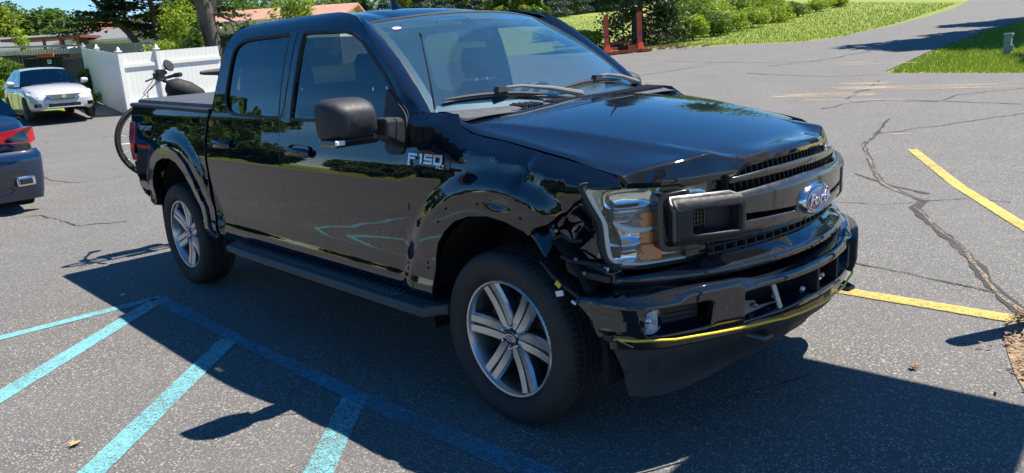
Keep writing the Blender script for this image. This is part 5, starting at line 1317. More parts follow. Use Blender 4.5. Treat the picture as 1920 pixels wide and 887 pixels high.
# left far tree line (seen above the houses)
rg0 = np.random.default_rng(21)
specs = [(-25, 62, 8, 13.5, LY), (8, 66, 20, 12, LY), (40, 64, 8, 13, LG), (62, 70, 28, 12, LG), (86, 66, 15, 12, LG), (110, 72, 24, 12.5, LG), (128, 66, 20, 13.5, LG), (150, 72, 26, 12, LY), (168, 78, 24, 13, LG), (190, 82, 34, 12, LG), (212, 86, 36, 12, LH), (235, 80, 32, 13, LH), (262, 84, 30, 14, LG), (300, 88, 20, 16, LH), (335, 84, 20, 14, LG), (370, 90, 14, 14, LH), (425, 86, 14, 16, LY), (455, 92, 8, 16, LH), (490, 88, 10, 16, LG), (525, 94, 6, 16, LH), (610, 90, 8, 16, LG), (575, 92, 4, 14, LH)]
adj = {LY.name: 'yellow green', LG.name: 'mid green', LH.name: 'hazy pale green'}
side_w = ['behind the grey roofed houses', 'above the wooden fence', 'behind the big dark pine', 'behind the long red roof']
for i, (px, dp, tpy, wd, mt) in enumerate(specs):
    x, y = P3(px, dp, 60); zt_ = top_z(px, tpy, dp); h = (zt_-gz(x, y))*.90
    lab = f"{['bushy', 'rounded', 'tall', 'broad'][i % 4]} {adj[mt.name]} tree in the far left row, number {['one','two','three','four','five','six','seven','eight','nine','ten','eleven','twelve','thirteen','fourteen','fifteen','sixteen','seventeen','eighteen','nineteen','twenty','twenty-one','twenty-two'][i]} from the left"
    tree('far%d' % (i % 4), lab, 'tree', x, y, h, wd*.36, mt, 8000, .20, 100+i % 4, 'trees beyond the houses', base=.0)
tree('darkconf', 'thin dark pointed conifer rising between the far left trees', 'tree', *P3(58, 74, 60), top_z(58, 17, 74)-gz(*P3(58, 74, 60)), 1.8, LD, 1200, .35, 5, conifer=True)
# big pine in front of houses
def pine():
    x, y = P3(305, 39, 120); zb = gz(x, y); t = thing('pine_tree', 'dark spreading pine with layered branches in front of the pale sheds', 'tree', (x, y, zb-.2)); rg = np.random.default_rng(3)
    H = 9.5; q = MB()
    stems = [((0, 0, 0), (.3, .5, 3.0), (.0, .9, 6.5), (-.1, 1.1, 9.5)), ((0, 0, 0), (-.5, -1.2, 2.3), (-1.2, -2.9, 4.6), (-1.6, -4.0, 7.2)), ((0, 0, 0), (.5, -.2, 2.7), (.9, -.6, 5.8), (1.1, -.8, 8.8)), ((.1, .2, 0), (.3, 1.2, 2.0), (.2, 2.3, 4.5), (0, 3.0, 7.5))]
    cen = []
    for s, S__ in enumerate(stems):
        q.tube(S__, [.22, .15, .09, .04], 8); S3 = [Vector(a) for a in S__]
        for k in range(52):
            f = rg.uniform(.9, 2.98); i = int(f); p = S3[i].lerp(S3[i+1], f-i); a = rg.uniform(0, 2*pi); L = rg.uniform(1.2, 3.0)*(1.15-.22*f)
            e = p+Vector((cos(a)*L, sin(a)*L*1.15, rg.uniform(-.25, .35))); q.tube([p, p.lerp(e, .5)+Vector((0, 0, .12)), e], [.05, .035, .012], 5)
            for u in np.linspace(.35, 1.05, 7):
                c = p.lerp(e, u); cen.append(np.array(c)+rg.normal(0, 1, (38, 3))*np.array([.28, .28, .06]))
    cen = np.concatenate(cen); V, F = leafquads(cen, .095, rg, squash=.3); fast_mesh('crown', V, F, LD, t); q.build('trunk', BARK, t, True, 60)
pine()
# oak trunk behind the fence
def bigoak():
    x, y = P3(404, 30, 120); t = thing('oak_tree', 'thick grey trunk tree forking high behind the white fence', 'tree', (x, y, gz(x, y)-.2)); rg = np.random.default_rng(9); q = MB()
    q.tube([(0, 0, 0), (0, .05, 1.0), (0, -.02, 2.2), (0, -.1, 3.3), (-.1, -.35, 4.6), (-.4, -.9, 7)], [.46, .33, .30, .32, .21, .11], 12); q.tube([(0, -.1, 2.9), (.1, .45, 3.9), (.2, 1.1, 5.2), (.3, 1.8, 7.5)], [.23, .20, .15, .08], 9)
    q.tube([(0, .2, 3.1), (.2, 1.0, 2.7), (.2, 1.35, 1.6), (.1, 1.5, .9)], [.05, .04, .03, .01], 6); q.tube([(0, -.3, 3.2), (.2, .7, 3.0), (.2, 1.0, 1.8)], [.045, .03, .01], 6); q.tube([(0, .4, .5), (.1, 1.2, .8), (.1, 2.4, 1.5)], [.06, .05, .02], 6)
    q.build('trunk', BARK, t, True, 60); cen = []
    for (a, b_, c, s, n_) in [(-.1, -1.0, 4.6, .8, 260), (0, 1.5, 4.4, .75, 260), (.1, 2.4, 4.6, .8, 200), (-.3, -1.6, 5.4, .9, 200), (0, .3, 6.5, 1.6, 600), (0, 3.3, 5.6, 1.3, 350), (-.2, -3.0, 6.4, 1.4, 350), (.2, 1.3, 2.3, .45, 80), (.1, 1.4, 1.3, .35, 60)]:
        cen.append(np.array([a, b_, c])+rg.normal(0, .55, (n_, 3))*s)
    V, F = leafquads(np.repeat(np.concatenate(cen), 3, 0)+rg.normal(0, .14, (3*sum(len(c) for c in cen), 3)), .095, rg); fast_mesh('crown', V, F, LG, t)
bigoak()
def bush(label, px, py, dp, w_, h, mat, nl=900, size=.16, seed=1, cat='bush', name='bush', grp=None, zoff=0, fl=1.0):
    x, y = P3(px, dp, py); rg = np.random.default_rng(seed); t = thing(name, label, cat, (x, y, gz(x, y)+zoff), 0, grp); blobs = []
    for k in range(9):
        a = rg.uniform(0, 2*pi); r = rg.uniform(0, .6)*w_; blobs.append((r*cos(a)*fl, r*sin(a), rg.uniform(.25, .75)*h, .42*w_, .42*w_, .32*h))
    V, F = leafquads(crown_pts(rg, int(nl*2.2), blobs), size*.68, rg); fast_mesh('foliage', V, F, mat, t); q = MB()
    for k in range(4): a = rg.uniform(0, 6.3); q.tube([(0, 0, -.1), (.2*w_*cos(a), .2*w_*sin(a), h*.5)], [.03, .012], 5)
    q.build('stem', BARK, t); return t
bush('light green young leafy tree right of the oak in front of the red roof', 560, 60, 34, 1.25, 2.4, LW, 900, .13, 31, 'tree', 'young_tree', zoff=top_z(560, 62, 34)-gz(*P3(560, 34))-.6)
bush('bright green ivy clump growing at the left foot of the oak trunk', 372, 130, 29.5, .55, 1.6, LG, 500, .12, 32, zoff=.9)
bush('yellow green sapling between the pine and the oak', 345, 120, 36, 1.2, 4.0, LW, 1500, .10, 33, zoff=.7)
bush('small green shrub peeking over the wooden fence at far left', 42, 100, 41, .55, 1.3, LW, 220, .14, 34, zoff=top_z(42, 98, 41)-gz(*P3(42, 41)))
bush('dark round shrub in front of the white wall of the red roofed house', 487, 100, 33, .7, 1.2, LG, 400, .12, 35, zoff=top_z(487, 96, 33)-gz(*P3(487, 33))-.8)
bush('leafy green hedge between the silver sedan and the white fence', 160, 190, 27.5, .95, 1.15, LG, 1500, .10, 36, 'hedge', 'hedge')
bush('low weeds at the foot of the white fence corner post', 178, 205, 26.3, .35, .45, LW, 300, .07, 37, 'weeds', 'weed_clump')
bush('tall green weeds left of the silver sedan', -6, 210, 27, .7, 1.0, LW, 900, .10, 38, 'weeds', 'weed_clump')
bush('green brush strip behind the silver sedan at the left edge', 14, 175, 30, 1.1, 1.4, LG, 900, .12, 39, 'bush')
# ---- houses
def house(label, pxa, pxb, dp, eave_py, ridge_py, wallm, roofm, depth=7, gable=False, ov=.35, win=(), name='house', ang=0, door=None):
    A = np.array(P3(pxa, dp, 90)); B = np.array(P3(pxb, dp, 90)); d = (B-A)/np.linalg.norm(B-A); L = np.linalg.norm(B-A); z0 = min(gz(*A), gz(*B))-.3
    ze = top_z((pxa+pxb)/2, eave_py, dp)-z0; zr = top_z((pxa+pxb)/2, ridge_py, dp+depth/2)-z0
    t = thing(name, label, 'house', (A[0], A[1], z0), math.atan2(d[1], d[0])+ang)
    q = MB(); q.box((L/2, depth/2, ze/2), (L, depth, ze)); q.build('wall', wallm, t)
    q = MB()
    if not gable:
        V = [(-ov, -ov, ze-.06), (L+ov, -ov, ze-.06), (L+ov, depth+ov, ze-.06), (-ov, depth+ov, ze-.06), (-ov, depth/2, zr), (L+ov, depth/2, zr)]
        V += [(x, y, z+.14) for x, y, z in V]
        q.add(V, [(0, 4, 5, 1), (4, 3, 2, 5), (6, 7, 11, 10), (10, 11, 8, 9), (0, 1, 7, 6), (1, 5, 11, 7), (5, 2, 8, 11), (2, 3, 9, 8), (3, 4, 10, 9), (4, 0, 6, 10)])
        g = MB(); g.add([(0, 0, ze), (0, depth, ze), (0, depth/2, zr), (L, 0, ze), (L, depth, ze), (L, depth/2, zr)], [(0, 1, 2), (3, 5, 4)]); g.build('gable', wallm, t)
    else:
        V = [(-ov, -ov, ze-.06), (-ov, depth+ov, ze-.06), (L+ov, depth+ov, ze-.06), (L+ov, -ov, ze-.06), (L/2, -ov, zr), (L/2, depth+ov, zr)]; V += [(x, y, z+.14) for x, y, z in V]
        q.add(V, [(0, 1, 5, 4), (4, 5, 2, 3), (6, 10, 11, 7), (10, 9, 8, 11), (0, 6, 7, 1), (2, 8, 9, 3), (0, 4, 10, 6), (4, 3, 9, 10), (1, 7, 11, 5), (5, 11, 8, 2)])
        g = MB(); g.add([(0, -.01, ze), (L, -.01, ze), (L/2, -.01, zr)], [(0, 1, 2)]); g.build('gable', wallm, t)
    q.build('roof', roofm, t)
    q = MB(); q.box((L/2, -ov-.02, ze+.0), (L+2*ov, .03, .16)); q.build('gutter', simple('white_trim', (.72, .72, .70), .5), t)
    for (u, z1, z2, wv) in win:
        x = u*L; f = MB(); f.box((x, -.03, (z1+z2)/2*ze), (wv+.14, .05, (z2-z1)*ze+.14)); fo = f.build('window', MATS['white_trim'], t); g = MB(); g.box((x, -.065, (z1+z2)/2*ze), (wv, .02, (z2-z1)*ze)); g.build('pane', simple('dark_pane', (.03, .05, .06), .1), fo)
    if door:
        g = MB(); g.box((door[0]*L, -.04, door[2]*ze/2), (door[1], .06, door[2]*ze)); g.build('door', simple('grey_door', (.28, .31, .36), .6), t)
    return t
GROOF = simple('grey_shingle', (.17, .165, .17), .9, nz=.15, nscale=2); OROOF = simple('orange_shingle', (.50, .19, .08), .9, nz=.2, nscale=3); RROOF = simple('terracotta_roof', (.42, .20, .14), .9, nz=.25, nscale=3)
WBL = simple('pale_blue_siding', (.62, .64, .68), .7); WCR = simple('cream_siding', (.56, .52, .46), .7, nz=.08, nscale=2); WWH = simple('white_siding', (.70, .70, .68), .7, nz=.05)
house('low grey roofed house at the far left behind the wooden fence', -60, 85, 55, 95, 74, WBL, GROOF, 8, win=((.4, .35, .8, 1.4),))
house('grey roofed pale blue house right of the red framed shed', 150, 243, 52, 76, 59, WBL, GROOF, 8, win=((.8, .35, .8, 1.2),))
house('small house with orange gable roof behind the grey roof', 140, 198, 66, 60, 45, WCR, OROOF, 9, gable=False)
house('pale shed with flat face behind the big pine', 242, 300, 46, 55, 49, WCR, WCR, 4, gable=True, ov=.15)
house('cream garden shed with grey door left of the oak', 318, 375, 40, 52, 44, WCR, WCR, 3, gable=False, ov=.15, door=(.12, .9, .75))
house('long pale house with terracotta roof behind the truck cab', 352, 640, 44, 40, 22, WWH, RROOF, 8, ov=.5, win=((.25, .35, .8, 1.2), (.55, .35, .8, 1.2)))
# red framed carport between the houses
def carport():
    x, y = P3(118, 50, 80); A = P3(80, 50, 80); B = P3(146, 50, 80); L = math.hypot(B[0]-A[0], B[1]-A[1]); z0 = gz(*A)-.3; t = thing('carport', 'dark red flat roofed carport frame between the two grey roofs', 'carport', (A[0], A[1], z0), math.atan2(B[1]-A[1], B[0]-A[0]))
    zt_ = top_z(112, 70, 50)-z0; M = simple('dark_red_metal', (.20, .05, .045), .6); q = MB(); q.box((L/2-1.2, 1.2, zt_), (L+3, 2.6, .18)); q.build('roof', M, t)
    for s in (.02, .5, .98):
        for yy in (.1, 2.3): q = MB(); q.box((s*L, yy, zt_/2), (.14, .14, zt_)); q.build('post', M, t)
    q = MB(); q.box((L*.88, 1.2, zt_*.6), (L*.22, .3, zt_*.7)); q.build('panel', simple('dark_red_panel', (.10, .03, .03), .6), t)
carport()
# ---- parked farm machines behind the sedan: dark glass cabs
def cab_machine(pxa, pxb, dp, top_py, label, sign, hood=True, badge=None):
    A = P3(pxa, dp, 120); B = P3(pxb, dp, 120); L = math.hypot(B[0]-A[0], B[1]-A[1]); z0 = gz(*A); t = thing('utility_vehicle', label, 'vehicle', (A[0], A[1], z0), math.atan2(B[1]-A[1], B[0]-A[0]))
    H = top_z((pxa+pxb)/2, top_py, dp)-z0; D = 1.5; BK = simple('dark_vehicle_body', (.025, .03, .028), .4); fr = simple('vehicle_frame', (.015, .016, .016), .4)
    q = MB(); q.box((L/2, D/2, H*.26), (L*.98, D, H*.36)); q.build('body', BK, t, bevel=.05)
    q = MB(); q.box((L/2, D/2, H-.04), (L*1.0, D*1.05, .09)); q.build('roof', fr, t, bevel=.02)
    if sign: q = MB(); q.box((L*.5, -.06, H-.02), (L*.34, .10, .15)); q.build('roof_visor', RED, t, bevel=.01)
    for u in (.02, .33, .66, .98):
        for yy in (.03, D-.03): q = MB(); q.box((L*u, yy, H*.7), (.07, .07, H*.58)); q.build('pillar', fr, t)
    for a_, b_ in ((.04, .31), (.35, .64), (.68, .96)): q = MB(); q.box((L*(a_+b_)/2, .03, H*.69), (L*(b_-a_), .02, H*.46)); q.build('window', simple('dark_cab_glass', (.02, .035, .035), .08), t)
    for u in (.18, .82): q = MB(); q.lathe([(.12, -.14), (.36, -.14), (.40, -.08), (.40, .08), (.36, .14), (.12, .14)], 20, RT((L*u, .12, .38), pi/2)); q.build('wheel', RUB, t, True, 40)
    if badge: 
        q = MB(); q.box((L*.55, -.03, H*.8), (.16, .02, .16)); q.build('decal', WHT, t); text_mesh('decal_mark', badge, .13, VOID, t, Matrix.Translation((L*.55, -.045, H*.8)) @ Matrix.Rotation(pi/2, 4, 'X'), .003)
    return t, L, H
cab_machine(44, 136, 31.5, 103, 'dark glass cabbed utility vehicle with red roof visor behind the sedan', True, badge='N')
t_, L_h, H_h = cab_machine(-45, 42, 32.5, 106, 'dark olive cabbed machine with pale lettering at the left edge', False)
q = MB(); q.box((L_h*.72, -.05, H_h*.62), (L_h*.5, .05, H_h*.7)); q.build('side_panel', simple('olive_panel', (.055, .055, .038), .5), t_)
text_mesh('panel_lettering', 'Kubota', .16, WHT, t_, Matrix.Translation((L_h*.72, -.085, H_h*.72)) @ Matrix.Rotation(pi/2, 4, 'X'), .004)
def low_machine(px, dp, py, w_, label, mat, h=.6, cat='machine', name='farm_implement'):
    x, y = P3(px, dp, py); t = thing(name, label, cat, (x, y, gz(x, y)), .2); zt_ = top_z(px, py, dp)-gz(x, y); q = MB(); q.box((0, 0, zt_-h/2), (w_, .9, h), None, .8); q.build('body', mat, t, bevel=.05)
    q = MB(); q.box((0, 0, zt_+.02), (w_*.9, .5, .06)); q.build('cover', RED, t)
    for s in (-.35, .35): q = MB(); q.lathe([(.1, -.1), (.34, -.1), (.34, .1), (.1, .1)], 16, RT((s*w_, -.3, .36), pi/2)); q.build('wheel', RUB, t, True, 40); q = MB(); q.box((s*w_, 0, zt_/2), (.12, .5, zt_-.2)); q.build('strut', fr_m, t)
fr_m = simple('vehicle_frame', (.015, .016, .016), .4)
low_machine(153, 31, 108, 2.2, 'low dark farm implement with red top edge left of the white fence', simple('dark_implement', (.03, .02, .022), .5), .9)
x, y = P3(188, 33, 100); t = thing('machine_seat', 'dark blue machine seat showing above the white fence', 'seat', (x, y, gz(x, y))); zt_ = top_z(188, 95, 33)-gz(x, y); q = MB(); q.box((0, 0, zt_-.18), (.2, .42, .36)); q.build('seat_back', simple('navy_vinyl', (.02, .04, .12), .5), t, bevel=.05); q = MB(); q.box((0, 0, zt_/2-.2), (.3, .5, zt_-.4)); q.build('seat_base', fr_m, t)
for k, px in enumerate((264, 270)):
    x, y = P3(px, 33, 98); t = thing('control_lever', ['left', 'right'][k]+' black lever head of the pair poking above the white fence', 'lever', (x, y, gz(x, y))); zt_ = top_z(px, 93+k, 33)-gz(x, y); q = MB(); q.tube([(0, 0, 0), (0, 0, zt_-.1)], .03, 6); q.build('shaft', BLK, t); q = MB(); q.lathe([(.02, -.12), (.08, -.08), (.09, 0), (.05, .05), (.0, .06)], 10, RT((0, 0, zt_-.05))); q.build('knob', BLK, t, True)
x, y = P3(305, 33, 100)
bush('yellow flowering tops above the white fence rail', 305, 98, 32, .9, .5, LW, 300, .10, 44, 'bush', zoff=top_z(305, 102, 32)-gz(*P3(305, 32)))
# ---- middle distance: spruces, field
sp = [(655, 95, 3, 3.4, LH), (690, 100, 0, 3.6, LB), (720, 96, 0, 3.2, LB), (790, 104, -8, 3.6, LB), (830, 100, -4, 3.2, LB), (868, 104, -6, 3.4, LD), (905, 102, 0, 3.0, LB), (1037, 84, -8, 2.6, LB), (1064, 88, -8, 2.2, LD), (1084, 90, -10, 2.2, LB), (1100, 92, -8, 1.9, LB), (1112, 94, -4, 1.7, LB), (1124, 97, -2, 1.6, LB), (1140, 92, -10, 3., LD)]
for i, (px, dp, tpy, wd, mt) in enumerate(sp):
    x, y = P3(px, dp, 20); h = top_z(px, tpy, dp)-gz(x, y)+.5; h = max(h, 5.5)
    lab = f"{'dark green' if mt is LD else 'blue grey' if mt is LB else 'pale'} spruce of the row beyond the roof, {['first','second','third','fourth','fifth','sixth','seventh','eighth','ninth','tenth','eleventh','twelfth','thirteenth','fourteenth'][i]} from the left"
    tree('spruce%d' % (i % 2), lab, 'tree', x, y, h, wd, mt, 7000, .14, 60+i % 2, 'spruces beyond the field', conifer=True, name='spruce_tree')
for i, (px, dp, wd, tpy) in enumerate([(748, 92, 6, -6), (935, 84, 6, -10), (965, 80, 5, -6), (992, 82, 6.5, -8), (1010, 86, 5, -10), (672, 100, 6, -2), (850, 110, 9, -12), (770, 112, 9, -14)]):
    x, y = P3(px, dp, 20); tree('mid%d' % (i % 2), f"bright yellow green bushy tree among the spruces, {['first','second','third','fourth','fifth','sixth','seventh','eighth'][i]} of its group", 'tree', x, y, top_z(px, tpy, dp)-gz(x, y)+.5, wd*.55, LY if i % 2 == 0 else LG, 8000, .19, 70+i % 2, 'bushy trees among the spruces', base=.0)
# dense background wood behind
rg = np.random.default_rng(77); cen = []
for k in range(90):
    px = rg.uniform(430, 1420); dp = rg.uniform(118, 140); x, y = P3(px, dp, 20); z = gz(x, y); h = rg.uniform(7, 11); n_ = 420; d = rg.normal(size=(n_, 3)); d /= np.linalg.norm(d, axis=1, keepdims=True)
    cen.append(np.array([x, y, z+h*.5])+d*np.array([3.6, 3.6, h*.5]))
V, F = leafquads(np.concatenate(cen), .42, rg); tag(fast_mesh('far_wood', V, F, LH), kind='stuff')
# large conifer by the red frame
def bigconif():
    x, y = P3(1196, 33.5, 80); t = thing('fir_tree', 'large dark fir with drooping boughs behind the red posts', 'tree', (x, y, gz(x, y)-.1)); rg = np.random.default_rng(12); cen = []; q = MB(); q.tube([(0, 0, 0), (0, 0, 4), (0, 0, 11)], [.28, .2, .03], 9)
    for z in np.arange(.25, 8.2, .24):
        R_b = 2.15*(1-z/8.6)**.7+.1
        for k in range(11):
            a = rg.uniform(0, 2*pi); L = R_b*rg.uniform(.75, 1.12); e = np.array([cos(a)*L, sin(a)*L, z-.28*L+rg.normal(0, .08)]); s0 = np.array([0, 0, z+.1])
            for u in np.linspace(.35, 1, 6):
                cen.append(s0+(e-s0)*u+rg.normal(0, 1, (9, 3))*np.array([.17, .17, .07])-[0, 0, .1*u*u])
            if k % 3 == 0: q.tube([s0, (s0+e)/2+[0, 0, .05], e], [.03, .02, .006], 4)
    V, F = leafquads(np.concatenate(cen), .085, rg, droop=.05, squash=.5); fast_mesh('crown', V, F, leafmat('fir_needles', (.022, .042, .014), (.06, .085, .025), .15), t); q.build('trunk', BARK, t, True)
    # sunlit leafy creeper at its right side
bigconif()
bush('rounded green shrub at the right foot of the dark fir', 1262, 60, 33.5, 1.1, 2.1, LG, 1800, .10, 45)
# tall weeds bank
rg = np.random.default_rng(5); wl = [(1285, 40, 36, 1.4, 2.2), (1310, 35, 38, 1.5, 2.0), (1335, 30, 40, 1.6, 2.2), (1362, 28, 42, 1.6, 2.0), (1390, 28, 42, 1.3, 1.6), (1420, 25, 44, 1.5, 2.1), (1450, 22, 46, 1.4, 1.5), (1300, 65, 34, 1.0, 1.1), (1335, 60, 36, 1.2, 1.0), (1370, 55, 38, 1.3, 1.0), (1410, 48, 40, 1.2, 1.0), (1450, 40, 43, 1.3, .9), (1490, 30, 47, 1.4, .9), (1530, 18, 52, 1.3, .8), (1570, 8, 56, 1.3, .9), (1030, 62, 42, 1.5, .7), (1085, 78, 36, 1.2, .8), (1105, 88, 33, .7, .8)]
for i, (px, py, dp, w_, h) in enumerate(wl):
    bush(f"clump of {'tall ' if h > 1.5 else 'low '}{'yellow ' if i % 2 else 'bright '}green weeds on the bank, {['first','second','third','fourth','fifth','sixth','seventh','eighth','ninth','tenth','eleventh','twelfth','thirteenth','fourteenth','fifteenth','sixteenth','seventeenth','eighteenth'][i]} counted along the row", px, py, dp, w_, h, LW if i % 4 else LG, 1300, .10, 200+i, 'weeds', 'weed_clump', 'weed clumps on the bank')
for i, (px, dp, pb) in enumerate([(1390, 50, 22), (1397, 50.5, 20), (1455, 56, 10), (1375, 52, 14)]):
    x, y = P3(px, dp, 20); t = thing('tree', ['left of the pair of bare grey trunks above the weeds', 'right of the pair of bare grey trunks above the weeds', 'thin trunk standing alone right of the grey pair', 'dark trunk just left of the grey pair'][i], 'tree', (x, y, gz(x, y)-.2)); rgk = np.random.default_rng(300+i); q = MB(); q.tube([(0, 0, 0), (.1, .05, 4), (.1, .2, 9)], [.20 if i < 2 else .14, .17 if i < 2 else .11, .06], 9); q.build('trunk', simple('grey_bark', (.24, .21, .18), .9, nz=.3, nscale=10), t, True)
    cen = np.array([0, 0, 8.5])+rgk.normal(0, 1, (900, 3))*(np.array([1.6, 1.6, 1.4]) if i == 2 else np.array([.6, .6, 1.0])); V, F = leafquads(cen, .25, rgk); fast_mesh('crown', V, F, LG, t)
# grass tufts near the lot edges
rg = np.random.default_rng(8); P = []
def tufts(poly_px, n, dmax=None):
    c = 0
    xs = [p[0] for p in poly_px]; ys = [p[1] for p in poly_px]
    while c < n:
        px, py = rg.uniform(min(xs), max(xs)), rg.uniform(min(ys), max(ys))
        if not bool(inpoly(np.array([px]), np.array([py]), poly_px)[0]): continue
        g = gp_fast(px, py); c += 1
        if g is not None: P.append(g)
def gp_fast(px, py):
    d = ray(px, py); ts = np.concatenate([np.linspace(1.5, 30, 300), np.linspace(30, 140, 500)]); Q = CAM+ts[:, None]*d; hz = hgt(Q[:, 0], Q[:, 1]); k = np.where(Q[:, 2] < hz)[0]
    if not len(k): return None
    return Q[k[0]]
tufts([(1668, 136), (1920, 136), (1920, 40), (1850, 60), (1740, 100), (1690, 122)], 11000)
tufts([(1120, 103), (1250, 89), (1400, 82), (1500, 78), (1580, 68), (1680, 44), (1800, 6), (1600, 4), (1450, 40), (1300, 70)], 12000)
tufts([(1040, 95), (1130, 98), (1120, 30), (1020, 32)], 3000)
P = np.array(P); dist = np.linalg.norm(P-CAM, axis=1); n = len(P); a = rg.uniform(0, 2*pi, n); hh_ = rg.uniform(.02, .06, n)*(1+dist/80); ww = .006+dist*.0005
V = np.zeros((n, 3, 3)); V[:, 0] = P+np.stack([np.cos(a)*ww, np.sin(a)*ww, np.zeros(n)-.05], 1); V[:, 1] = P-np.stack([np.cos(a)*ww, np.sin(a)*ww, np.zeros(n)+.05], 1); V[:, 2] = P+np.stack([rg.normal(0, .03, n), rg.normal(0, .03, n), hh_], 1)
tag(fast_mesh('grass', V.reshape(-1, 3), np.arange(3*n).reshape(n, 3), leafmat('grass_blades', (.17, .25, .02), (.27, .31, .05), .3)), kind='stuff')
# ---- red steel frame (cradle) by the fir
def frame():
    b0 = gp_fast(1138, 103); b1 = gp_fast(1200, 97); A = np.array(b0[:2]); B = np.array(b1[:2]); d = B-A; L = np.linalg.norm(d); t = thing('steel_frame', 'rusty red steel frame with two tall posts standing by the dark fir', 'frame', (A[0], A[1], b0[2]), math.atan2(d[1], d[0])); dz = b1[2]-b0[2]
    for s, z_, tp in ((0, 0, 29), (L, dz, 23)):
        dp = float((np.array([A[0]+d[0]/L*s, A[1]+d[1]/L*s, b0[2]])-CAM) @ FW); H = top_z(1129 if s == 0 else 1194, tp, dp)-b0[2]-z_
        q = MB(); q.box((s, 0, z_+H/2), (.15, .13, H)); q.box((s, -.0, z_+.18), (.32, .26, .36), None, .6); q.build('post', RED, t); q = MB(); q.box((s, -.075, z_+H*.45), (.17, .02, .08)); q.build('band', simple('purple_tape', (.12, .05, .18), .6), t)
        q = MB(); q.box((s+.05, .0, z_+.06), (.5, .9, .10)); q.build('foot', RED, t)
    for yy, zz, mt in ((.5, .40, simple('dark_rust', (.16, .05, .04), .8)), (.1, .20, simple('pale_rust', (.50, .25, .18), .8)), (-.35, .08, RED)):
        q = MB(); q.bar((.1, yy, zz), (L-.1, yy, zz+dz), .11, .11); q.build('beam', mt, t)
    q = MB(); q.box((L*.5, -.2, .16+dz/2), (.45, .4, .26)); q.build('winch', VOID, t); q = MB(); q.box((L*.62, -.3, .22), (.35, .25, .2)); q.build('bracket', RED, t)
frame()
# utility pedestal on the verge
g_ = gp_fast(1888, 101); t = thing('utility_pedestal', 'grey green utility pedestal post on the right verge', 'pedestal', tuple(g_)); H = top_z(1889, 66, float((g_-CAM) @ FW))-g_[2]; PG = simple('pedestal_grey', (.22, .27, .25), .5)
q = MB(); q.box((0, 0, H/2), (.16, .14, H)); q.build('body', PG, t, bevel=.01); q = MB(); q.box((0, 0, H+.02), (.20, .18, .06)); q.build('cap', PG, t, bevel=.01); q = MB(); q.box((.10, -.05, H*.3), (.07, .06, H*.35)); q.build('meter_box', PG, t, bevel=.01)
# branches pile at the kerb
g_ = gp_fast(1262, 92); BP = thing('branch_pile', 'small pile of broken brown branches on the kerb right of the fir', 'branches', tuple(g_)); rg = np.random.default_rng(2)
for k in range(26):
    a = rg.uniform(0, 2*pi); L = rg.uniform(.2, .9); p = np.array([rg.normal(0, .7), rg.normal(0, .25), .03]); e = p+np.array([cos(a)*L, sin(a)*L*.5, rg.uniform(0, .22)]); q = MB(); q.tube([p, (p+e)/2+[0, 0, .04], e], [.02, .015, .006], 5); q.build('branch', simple('dead_branch', (.20, .11, .07), .9), BP)
# trees standing off to the right: cast the shadows on the drive; trees and low building behind the photographer: seen in the paint
def offtree(x, y, h, w_, seed, lab, kind='off', mt=None): tree(kind, lab, 'tree', x, y, h, w_, mt or LG, 5200, .30, seed, None, base=.2)
def shadow_src(px, py, h):
    g = gp_fast(px, py); return g[0]+SUN[0]/SUN[2]*h, g[1]+SUN[1]/SUN[2]*h
x, y = shadow_src(1880, 42, 9); offtree(x+1, y, 12, 4.6, 401, 'tall leafy tree beside the drive, off to the right')
x, y = shadow_src(1800, 70, 6.5); offtree(x, y, 9, 2.6, 402, 'smaller leafy tree on the right verge by the drive')
x, y = shadow_src(1920, 110, 8); offtree(x+2.0, y+1, 11, 3.6, 403, 'leafy tree shading the pedestal verge')
offtree(-3.0, 14.5+14, 12.5, 5, 404, 'leafy tree past the right end of the bank', mt=LG)
rg = np.random.default_rng(55)
for k in range(40):
    a = R_(176+k*3.9+rg.normal(0, 1.5)); r = 38+rg.uniform(-2, 8); x, y = CAM[0]+r*cos(a), CAM[1]+r*sin(a)
    if k < 2: continue
    tree('rear%d' % (k % 2), f"{['dark','green','broad'][k%3]} leafy tree {['facing the tailgate','near the tan building','beyond the tan building','facing the bonnet'][k//10]} across the lot, {['1st','2nd','3rd','4th','5th','6th','7th','8th','9th','10th'][k%10]} in that stretch", 'tree', x, y, rg.uniform(4.6, 7.0), rg.uniform(3.4, 4.8), [LD, LG, LG][k % 3], 7000, .24, 410+k % 2, 'trees reflected in the truck', base=.0)
# low pale building behind the photographer, reflected in the lower doors
t = thing('building', 'low pale building with wide doors across the lot behind the photographer', 'building', (2.0, -25, 0), R_(0)); q = MB(); q.box((2, -3, 1.6), (16, 6, 3.2)); q.build('wall', simple('tan_wall', (.50, .46, .38), .8), t); q = MB(); q.box((2, -3, 3.3), (17, 7, .2)); q.build('roof', GROOF, t)
for k in range(5): q = MB(); q.box((-4+3*k, .03, 1.3), (2.5, .06, 2.5)); q.build('door', WWH, t)
# grass ring behind
sheet('far_verge', [(-24, -22), (24, -22), (24, -39), (-24, -39)], .01, GRASS, h=3)
